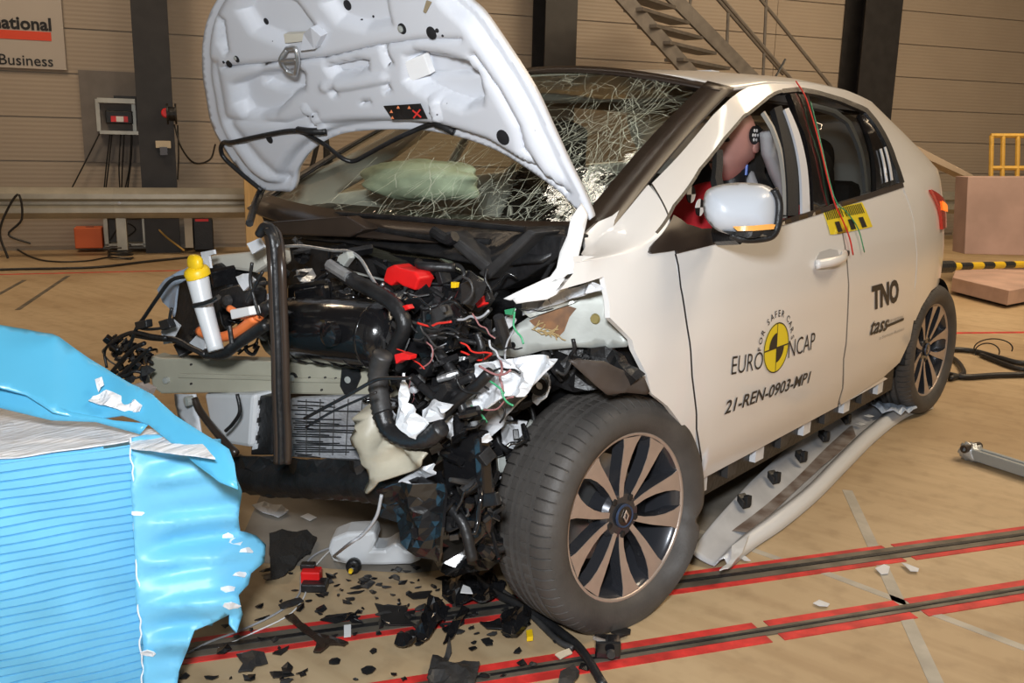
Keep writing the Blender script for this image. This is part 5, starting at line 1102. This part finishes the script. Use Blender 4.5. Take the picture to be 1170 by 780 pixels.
mk('marker_dot', *lathe([(0, 0), (.0058, 0), (.005, .002), (0, .002)], 10, tg+np.array([.0045, 0, 0]), (1, 0, 0), False), CHK, HD)
REDF = mat('red_fabric', (.62, .02, .03), .75, bump=.3, bscale=60)
mk('neck', *tube([hc+[0, .01, -.08], hc+[0, .03, -.19]], .05, 16, 0), BLK, DU, smooth=True)
bc = hc+[-.02, .05, -.36]; blob('torso', bc, (.22, .14, .24), REDF, DU, .04, 4, 20)
for s in (-1, 1):
    sh = bc+[s*.20, 0, .14]; mk('arm', *tube([sh, sh+[s*.05, -.06, -.12], sh+[s*.03, -.18, -.22], sh+[-s*.02, -.34, -.16], sh+[-s*.04, -.42, -.12]], [.062, .058, .052, .046, .042]+[.040]*20, 14, 5), REDF if s > 0 else REDF, DU, smooth=True)
    hp = sh+[-s*.04, -.44, -.11]; blob('hand', hp, (.035, .05, .022), SKIN, DU, .05, 5, 12)
    for f in range(4): mk('finger', *tube([hp+[(f-1.5)*.017, -.035, 0], hp+[(f-1.5)*.018, -.07, .004], hp+[(f-1.5)*.018, -.085, -.015], hp+[(f-1.5)*.018, -.075, -.03]], .008, 8, 4), SKIN, DU, smooth=True)
    mk('thumb', *tube([hp+[-s*.03, -.005, 0], hp+[-s*.048, -.03, .0], hp+[-s*.045, -.05, -.008]], .009, 8, 4), SKIN, DU, smooth=True)
    mk('leg', *tube([bc+[s*.10, .0, -.28], bc+[s*.13, -.25, -.22], bc+[s*.13, -.45, -.22]], [.085, .08, .07]+[.065]*10, 14, 5), BLK, DU, smooth=True)
for c_ in (at(800, 237, x=.60), at(790, 222, x=.58)):
    for k in range(4):
        a0 = k*math.pi/2; V = [(0, 0, 0)]+[(0, .026*math.cos(a0+t), .026*math.sin(a0+t)) for t in np.linspace(0, math.pi/2, 6)]; mk('shoulder_marker', arr(V)+c_, [[0, i, i+1] for i in range(1, 6)], CHK if k % 2 else STICK_K, DU, solid=.003)
mk('data_cable', *tube([at(x, y, x=.52) for x, y in ((850, 178), (862, 172), (876, 168), (879, 180), (872, 192))], .006, 6), BLK, DU, smooth=True)
mk('blue_strap', *tube([at(853, 188, x=.55), at(852, 200, x=.55)], .006, 6, 0), mat('blue_tape', (.05, .15, .6), .4), DU)

# ================================================================ DEFORMABLE BARRIER (blue)
AD = np.array([math.cos(math.radians(71)), math.sin(math.radians(71)), 0]); AN = np.array([AD[1], -AD[0], 0])
C0 = at(150, 508, d=1.85); print('barrier corner', C0)
BR = thing('crash_barrier', (C0[0]-.4, C0[1]-.1, 0), 'light blue honeycomb crash barrier with torn silver top in front of the car', 'crash barrier')
def aface(px, py): return onplane(px, py, C0, AN)
bz0, bz1 = .02, float(C0[2])
V, F = [], []; nz = 0; nx = 26; z = bz0; rows = []
rs = np.random.RandomState(9)
pitch = .0185
zz = []
while z < bz1: zz += [(z, 0), (z+pitch*.78, .0), (z+pitch*.86, -.006), (z+pitch*.97, -.006)]; z += pitch
for z, o in zz:
    for i in range(nx):
        t = -1.15*(1-i/(nx-1)); x_ = o+.004*math.sin(t*9+z*14)+.003*math.sin(t*31+z*50); slope = .018*(t)*0
        V.append(C0*[1, 1, 0]+AD*t+AN*x_+np.array([0, 0, z+slope]))
F = [[i*nx+j, i*nx+j+1, (i+1)*nx+j+1, (i+1)*nx+j] for i in range(len(zz)-1) for j in range(nx-1)]
mk('side_face', V, F, BLUE, BR, smooth=True, auto=35)
# body behind the side face
c = C0*[1, 1, 0]-AD*.60-AN*.42; V, F = obox(c+[0, 0, (bz0+bz1)/2], AD*.55, AN*.40, (0, 0, (bz1-bz0)/2)); mk('honeycomb_core', V, F, BLUE, BR)
# silver top strip
sheet('torn_top_foil', [(-40, 475), (0, 466), (60, 472), (110, 480), (150, 490), (205, 492), (232, 508), (246, 524), (200, 519), (150, 512), (147, 503), (100, 512), (50, 518), (0, 524), (-40, 530)], lambda px, py: at(px, py, z=bz1+.004+.02*((px-150)/90)*(px > 150)), ALU, BR, amp=.004, nsc=10, thick=.003, step=7)
# crushed front (fold) with wavy torn edge
BP_ = [(150, 500), (165, 497), (205, 498), (240, 516), (266, 532), (276, 560), (272, 590), (274, 606), (292, 612), (303, 622), (301, 642), (286, 655), (283, 668), (272, 680), (277, 700), (270, 722), (262, 712), (262, 700), (240, 712), (222, 720), (215, 740), (205, 765), (200, 800), (165, 800), (164, 740), (155, 680), (154, 620), (150, 560)]
def bface(px, py):
    wob = (.024*abs(math.sin(py/15.0+px*.006))-.012+.006*math.sin(py/5.1+px*.03))*min(1, max(0, (px-156)/40))+.030*math.sin(py/31.0+1)*min(1, (px-150)/100)
    return at(px, py, d=1.85+(px-150)*.0006+wob+(.05*((px-240)/60)**2 if px > 240 else 0))
sheet('crushed_front', BP_, bface, BLUE, BR, amp=.010, nsc=8, thick=.006, step=5, smooth=True, seed=3)
mk('core_block', *obox(C0*[1, 1, 0]+np.array([-.12, .10, .32]), pr*.14, pn*.06, (0, 0, .20)), BLUE, BR)
EDG = mat('white_torn_edge', (.80, .86, .92), .35)
for yy, xa, xb in ((570, 158, 272), (618, 158, 285), (634, 160, 255), (664, 158, 262), (682, 160, 215), (705, 165, 225)):
    pts = [(x, yy+3*math.sin(x/17+yy)+((x-xa)/(xb-xa))*2) for x in np.linspace(xa, xb, 9)]
    0 and mk('fold_edge', *tube([bface(*p)-RM[2]*.006 for p in pts], .0022, 6, 4), EDG if yy in (618, 664) else BLUE, BR, smooth=True)
mk('torn_seam', *tube([bface(150+1.2*math.sin(y/7.)+1*math.sin(y/3.1)+(y-500)*.05, y)-RM[2]*.004 for y in range(500, 790, 8)], .0018, 6, 3), EDG, BR, smooth=True)
rs = np.random.RandomState(21)
for (x, y) in ((262, 612), (270, 618), (285, 628), (266, 690), (262, 672), (196, 626), (158, 585), (275, 655), (170, 745)):
    pl = [(x+rs.uniform(4, 9)*math.cos(t)*1.3, y+rs.uniform(2, 5)*math.sin(t)) for t in np.linspace(0, 5.6, 7)]
    sheet('torn_scrap', pl, lambda a, b: bface(a, b)-RM[2]*.008, EDG, BR, amp=.006, nsc=30, thick=.002, step=4)
# cladding sheet curling over the top
CS = [(-60, 380), (-20, 372), (0, 373), (30, 376), (60, 383), (90, 400), (120, 418), (150, 440), (175, 452), (200, 476), (235, 498), (262, 515), (268, 530), (272, 560), (250, 552), (225, 532), (200, 510), (170, 486), (140, 476), (100, 478), (60, 470), (30, 452), (0, 445), (-60, 452)]
def csf(px, py): 
    t = (py-373-max(0, px-60)*.42)/80; return at(px, py, d=2.02-.10*t+.05*math.sin(px/60.)-(.10 if px < 200 else .10+(px-200)*.0003))
sheet('top_cladding', CS, csf, BLUE2, BR, amp=.012, nsc=5, thick=.005, step=8, smooth=True, seed=2)
sheet('top_cladding', [(-60, 444), (0, 440), (40, 452), (80, 470), (130, 480), (170, 484), (160, 496), (110, 482), (60, 480), (0, 466), (-60, 470)], lambda a, b: at(a, b, d=1.86), BLUE2, BR, amp=.006, nsc=5, thick=.004, step=8, smooth=True)
for pl in ([(108, 449), (125, 446), (150, 452), (165, 462), (162, 470), (140, 468), (118, 462), (104, 456)], [(112, 434), (120, 432), (122, 440), (115, 446)]):
    sheet('torn_foil_patch', pl, lambda a, b: csf(a, b)-RM[2]*.012, ALU, BR, amp=.012, nsc=24, thick=.002, step=4)
c = C0*[1, 1, 0]-AD*.60-AN*.42; V, F = obox(c+[0, 0, bz0/2-.0], AD*.50, AN*.34, (0, 0, bz0/2-.002)); mk('trolley_base', V, F, DGREY, BR)

# ================================================================ THINGS ON THE FLOOR
# torn side skirt lying beside the car
SKR = thing('side_skirt', q(900, 590), 'white torn-off side skirt lying on the floor along the car', 'side skirt')
SKM = mat('skirt_inside', (.46, .47, .49), .45, var=.12); SKW = mat('skirt_white', (.70, .71, .72), .3, coat=.4)
far = [(788, 643), (815, 615), (850, 582), (893, 540), (935, 498), (975, 466), (995, 450), (1012, 452)]
near = [(820, 651), (845, 625), (880, 598), (920, 566), (955, 530), (990, 496), (1025, 471), (1062, 464)]
V = []; n = 40
fa = np.array([q(*p) for p in far]); ne = np.array([q(*p) for p in near]); fa = spline(fa, 6); ne = spline(ne, 6); m_ = len(fa)
for i in range(m_):
    for k, t in enumerate(np.linspace(0, 1, 9)):
        p = fa[i]*(1-t)+ne[i]*t; z = .010+.075*(1-t)**2.2*min(1, .35+i/20)+(.018 if t > .9 else 0)*1
        V.append([p[0], p[1], z])
F = [[i*9+k, i*9+k+1, (i+1)*9+k+1, (i+1)*9+k] for i in range(m_-1) for k in range(8)]; mk('skirt_shell', V, F, SKM, SKR, smooth=True, solid=.004, soff=0)
V = []
outer = spline(np.array([q(*p) for p in [(833, 652), (862, 628), (897, 604), (935, 572), (970, 536), (1003, 503), (1036, 478), (1066, 468)]]), 6)
for i in range(m_): V += [ne[i]+[0, 0, .030], ne[i]*.5+outer[i]*.5+[0, 0, .040], outer[i]+[0, 0, .006]]
F = [[i*3+k, i*3+k+1, (i+1)*3+k+1, (i+1)*3+k] for i in range(m_-1) for k in range(2)]; mk('outer_flange', V, F, SKW, SKR, smooth=True, solid=.004, soff=0)
sheet('inner_stain', [(832, 606), (855, 582), (893, 546), (924, 516), (950, 494), (974, 486), (978, 498), (965, 512), (940, 532), (905, 564), (880, 588), (855, 608)], lambda a, b: at(a, b, z=.024), mat('brown_dirt', (.12, .08, .06), .6, var=.5, vscale=12, col2=(.28, .25, .23)), SKR, amp=0, thick=.001, step=10)
for x, y in ((850, 572), (884, 545), (915, 521), (941, 498), (966, 478), (992, 458)):
    p = at(x, y, z=.075); V, F = obox(p, AD*.018, (.014, -.004, -.010), (0, 0, .012)); mk('skirt_clip', V, F, BLK, SKR, bevel=.003); V, F = obox(p+[.012, 0, .004], AD*.010, (.008, 0, 0), (0, 0, .018)); mk('clip_tab', V, F, BLK, SKR, bevel=.002)
for x, y in ((983, 484), (993, 475)): V, F = obox(at(x, y, z=.036), AD*.016, (.014, -.004, 0), (0, 0, .001)); mk('part_label', V, F, CHK, SKR)
sheet('torn_end', [(836, 625), (856, 612), (848, 632), (832, 650), (822, 652), (835, 640)], lambda a, b: at(a, b, z=.05), SKW, SKR, amp=.008, thick=.003, step=5)
sheet('torn_end', [(990, 450), (1000, 452), (1012, 461), (1030, 464), (1040, 460), (1048, 466), (1030, 470), (1008, 468), (996, 462)], lambda a, b: at(a, b, z=.07), mat('bluish_plastic', (.52, .60, .72), .35), SKR, amp=.02, nsc=20, thick=.004, step=4)
mk('blue_mark', *tube([o_+[0, 0, .036] for o_ in (ne*.6+outer*.4)[-16:]], .002, 5, 0), mat('blue_pen', (.25, .35, .6), .5), SKR)
# aluminium strut at the right
STR = thing('metal_strut', q(1130, 540), 'grey metal strut with a crushed end lying on the floor at the right edge', 'strut')
a, b = np.array([*q(1108, 526)[:2], .035]), np.array([*q(1200, 556)[:2], .035]); sd = (b-a)/np.linalg.norm(b-a); sn = np.array([-sd[1], sd[0], 0])
for o in (-1, 1): V, F = obox((a+b)/2+sn*.018*o, (b-a)/2, sn*.010, (0, 0, .022)); mk('strut_rail', V, F, GALV if False else mat('strut_grey', (.34, .37, .38), .4, .4), STR, bevel=.004)
V, F = obox((a+b)/2, (b-a)/2, sn*.012, (0, 0, .012)); mk('strut_web', V, F, mat('strut_grey', (.34, .37, .38), .4, .4), STR)
blob('crushed_end', a, (.040, .035, .034), mat('strut_light', (.50, .52, .53), .35, .5), STR, .35, 14, 14); V, F = lathe([(.008, -.05), (.016, -.05), (.016, .05), (.008, .05)], 12, a+[.0, 0, .02], sn, False); mk('pivot_tube', V, F, TRIMB, STR)
# named debris
def lying(name, poly, z, m, label, cat, amp=.008, thick=.003, seed=0, nsc=14, group=None, step=5, tilt=0):
    A = arr([at(x, y, z=z) for x, y in poly]); return sheet(name, poly, lambda a, b: at(a, b, z=z), m, None, amp=amp, nsc=nsc, thick=thick, step=step, seed=seed, label=label, cat=cat, group=group)
GB = thing('washer_bottle_half', q(420, 645), 'torn half of a milky plastic washer bottle lying on the floor under the bumper', 'bottle piece')
prism('bottle_shell', [(374, 628), (378, 616), (396, 609), (428, 607), (430, 618), (426, 628), (440, 628), (452, 620), (462, 628), (476, 630), (482, 640), (470, 645), (440, 646), (400, 646), (380, 642)], lambda a, b: onplane(a, b, np.array([*q(420, 650)[:2], 0]), pn), .09, TRANSL, GB, .010, dirv=pn)
V, F = lathe([(.006, -.01), (.020, -.012), (.022, 0), (.020, .012), (.006, .01)], 16, at(404, 646, z=.025), pn, False); mk('pump_grommet', V, F, BLK, GB, smooth=True); V, F = lathe([(0, 0), (.007, 0), (.005, .01), (0, .01)], 10, at(402, 649, z=.03)-pn*.014, -pn, False); mk('grommet_core', V, F, YEL, GB)
RCN = thing('red_relay', q(356, 660), 'red and black electrical connector lying on the floor left of the milky bottle piece', 'connector')
V, F = obox(at(356, 657, z=.03), pr*.026, pn*.02, (0, 0, .018)); mk('red_block', V, F, RED, RCN, bevel=.004); V, F = obox(at(360, 668, z=.014), pr*.034, pn*.024, (0, 0, .012)); mk('black_base', V, F, BLK, RCN, bevel=.004)
V, F = obox(at(352, 646, z=.05), pr*.02, pn*.012, (0, 0, .008)); mk('black_clip', V, F, BLK, RCN, bevel=.003)
lying('felt_piece', [(308, 612), (322, 608), (345, 606), (362, 612), (355, 628), (340, 640), (325, 655), (310, 658), (308, 635)], .02, mat('black_felt', (.018, .017, .016), .9, bump=.5, bscale=150), 'rumpled black felt piece on the floor beside the blue barrier', 'felt', .016, .010, 1)
lying('foil_scrap', [(288, 578), (302, 574), (322, 578), (330, 584), (318, 590), (300, 586)], .012, WPL, 'white and black torn scrap on the floor just right of the barrier', 'scrap', .010, .003, 2)
lying('label_scrap', [(343, 590), (352, 586), (362, 591), (354, 595)], .004, CHK, 'tiny white paper scrap on the grey floor patch below the bumper', 'scrap', .001, .001, 3)
lying('paper_tag', [(393, 714), (401, 713), (401, 727), (393, 728)], .008, CHK, 'small white paper tag lying on the dark floor groove', 'tag', 0, .001, 3)
lying('black_panel_shard', [(428, 689), (440, 692), (466, 694), (462, 705), (476, 714), (440, 714), (434, 702)], .012, STICK_K, 'flat matt black angular shard on the red floor line', 'shard', .001, .003, 3)
lying('crumpled_trim_shard', [(490, 680), (500, 678), (512, 690), (505, 712), (490, 725), (470, 737), (450, 733), (458, 722), (478, 716), (484, 700)], .03, GBLK, 'crumpled glossy black shard right of the flat black one', 'shard', .03, .003, 4)
lying('crumpled_trim_shard', [(528, 693), (536, 698), (528, 710), (518, 725), (506, 735), (510, 722), (520, 706)], .02, GBLK, 'narrow folded glossy black shard right of the crumpled one', 'shard', .015, .003, 5)
lying('curved_trim_piece', [(325, 704), (335, 701), (345, 712), (360, 722), (382, 728), (398, 735), (393, 738), (376, 736), (366, 746), (358, 744), (362, 732), (346, 722)], .012, TRIMB, 'curved brown-black trim strip lying across the left part of the floor rail', 'trim piece', .008, .004, 6)
lying('grey_shard', [(270, 748), (288, 744), (302, 746), (306, 756), (292, 760), (288, 766), (272, 768), (278, 758)], .01, DGREY, 'dark grey squarish shard at the bottom left near the barrier', 'shard', .006, .003, 7)
lying('black_stick_shard', [(308, 768), (330, 766), (336, 770), (312, 774)], .01, BLK, 'short black stick-like shard right below the dark grey squarish one', 'shard', .003, .003, 7)
lying('splintered_shard', [(494, 752), (506, 748), (514, 727), (516, 740), (510, 752), (530, 750), (548, 758), (540, 790), (500, 795), (488, 775)], .02, DGREY, 'large splintered dark shard with a spike at the bottom edge', 'shard', .02, .004, 8)
lying('black_debris_pile', [(505, 660), (530, 650), (560, 655), (578, 670), (560, 690), (530, 688), (505, 680)], .02, GBLK, 'heap of glossy black bumper plastic on the floor left of the flat tyre', 'debris', .03, .004, 9)
lying('headlamp_debris', [(572, 700), (590, 690), (606, 695), (604, 712), (590, 720), (574, 716)], .03, GBLK, 'chunky black broken piece beside the flat tyre tread', 'debris', .03, .012, 10)
lying('black_blade_shard', [(548, 712), (570, 706), (580, 712), (576, 720), (556, 718)], .015, BLK, 'pointed black shard between the red line and the tyre', 'shard', .008, .003, 11)
lying('shock_piece', [(640, 770), (655, 758), (662, 766), (650, 790), (636, 790)], .02, DGREY, 'dark grey bent piece cut off by the bottom edge', 'debris', .01, .008, 12)
CBX = thing('electronic_box', q(690, 745), 'small broken black electronic box with silver edge on the front floor rail', 'electronic box')
V, F = obox(at(694, 738, z=.03), pr*.030, pn*.02, (0, 0, .022)); mk('case', V, F, GBLK, CBX, bevel=.004); V, F = obox(at(690, 732, z=.05), pr*.026+[0, 0, -.008], pn*.004, (0, 0, .003)); mk('silver_edge', V, F, BARE, CBX)
V, F = lathe([(0, 0), (.012, 0), (.010, .008), (0, .008)], 14, at(697, 741, z=.03)-pn*.021, -pn, False); mk('round_port', V, F, DGREY, CBX)
lying('curved_black_shard', [(698, 722), (715, 716), (721, 718), (720, 724), (708, 728)], .012, BLK, 'small curved black shard right of the broken electronic box', 'shard', .004, .003, 13)
fcable('wiring_loom', [(508, 600), (525, 640), (545, 665), (570, 685), (600, 700), (640, 728), (665, 750), (690, 790)], .012, 'thick black wiring loom trailing from the bumper past the flat tyre', BLK, cat='wiring loom')
fcable('wiring_loom', [(540, 665), (575, 680), (605, 705), (636, 735), (655, 745)], .008, 'thinner dark branch of the wiring loom beside the tyre tread', DGREY, cat='wiring loom')
fcable('floor_wire', [(392, 622), (360, 635), (345, 655), (342, 680), (320, 700), (280, 720), (240, 735), (215, 748)], .003, 'thin grey wire curving from the bottle piece to the barrier', mat('grey_wire', (.35, .36, .38), .4), cat='wire')
fcable('floor_wire', [(400, 615), (375, 632), (352, 660), (348, 682), (330, 704), (290, 724), (250, 742)], .002, 'second thinner grey wire beside the first one', CHK, cat='wire')
lying('yellow_connector', [(601, 722), (608, 721), (609, 729), (602, 730)], .012, YEL, 'tiny yellow connector on the floor left of the flat tyre', 'connector', 0, .012, 1)
lying('white_triangle_shard', [(529, 668), (537, 671), (540, 678), (526, 677)], .05, CHK, 'tiny white triangular shard on the black heap', 'shard', 0, .002, 1)
lying('white_paint_chip', [(1000, 649), (1010, 644), (1017, 646), (1015, 654), (1007, 655)], .008, SKW, 'white paint chip between the two red rails, left of its pair', 'paint chip', .004, .002, 1)
lying('white_paint_chip', [(1030, 643), (1036, 644), (1050, 650), (1049, 653), (1040, 652)], .008, SKW, 'slender white paint chip between the rails, right of its pair', 'paint chip', .004, .002, 2)
lying('white_paint_chip', [(929, 689), (936, 685), (948, 690), (946, 693), (936, 692)], .006, SKW, 'grey-white flat chip just above the front red rail', 'paint chip', .003, .002, 3)
lying('white_paint_chip', [(842, 634), (852, 636), (858, 641), (850, 640)], .006, SKW, 'small white sliver by the near end of the side skirt', 'paint chip', .003, .002, 3)
lying('cardboard_scrap', [(936, 716), (948, 710), (950, 716), (938, 722)] if False else [(634, 748), (650, 741), (654, 746), (640, 753)], .01, mat('cream_scrap', (.60, .52, .40), .6), 'small cream scrap on the front floor rail by the wiring loom', 'scrap', .003, .003, 3)
rs = np.random.RandomState(33); regs = [([(300, 650), (420, 655), (560, 650), (580, 690), (520, 715), (400, 712), (330, 706)], 70), ([(255, 690), (430, 700), (640, 725), (700, 775), (330, 778), (240, 760)], 50), ([(450, 640), (580, 640), (640, 735), (540, 745), (440, 700)], 60), ([(210, 770), (240, 765), (330, 772), (330, 785), (205, 785)], 8)]
DMS = [BLK, GBLK, BLK, DGREY, STICK_K]
where = ('under the wrecked bumper', 'between the two red rails', 'heaped around the wiring loom', 'beside the bottom of the blue barrier')
for ri, (reg, cnt) in enumerate(regs):
    k = 0
    while k < cnt:
        x, y = rs.uniform(200, 700), rs.uniform(640, 785)
        if not inpoly([(x, y)], reg)[0]: continue
        k += 1; c = at(x, y, z=.006); s = rs.choice([.008, .014, .022, .032], p=[.35, .33, .22, .10]); a0 = rs.uniform(0, 6.28); asp = rs.uniform(.3, .9)
        nn = rs.randint(4, 8); el = []
        for t in np.linspace(0, 2*math.pi, nn, endpoint=False): r = s*rs.uniform(.6, 1.3); el.append((r*math.cos(t), r*math.sin(t)*asp))
        ca, sa = math.cos(a0), math.sin(a0); tl = rs.uniform(-.3, .3); V = [c+[px_*ca-py_*sa, px_*sa+py_*ca, abs(px_*tl)+.002] for px_, py_ in el]; V.append(c+[0, 0, .004+s*.2*rs.rand()])
        mk('black_plastic_shard', V, [[i, (i+1) % nn, nn] for i in range(nn)], DMS[rs.randint(5)] if rs.rand() > .05 else CHK if False else DMS[rs.randint(5)], solid=.002, soff=1, label='small black plastic shard on the floor '+where[ri], cat='shard', group='black plastic shards '+where[ri])
print('objects', len(bpy.data.objects), 'tris', sum(len(o.data.polygons) for o in bpy.data.objects if o.type == 'MESH'))
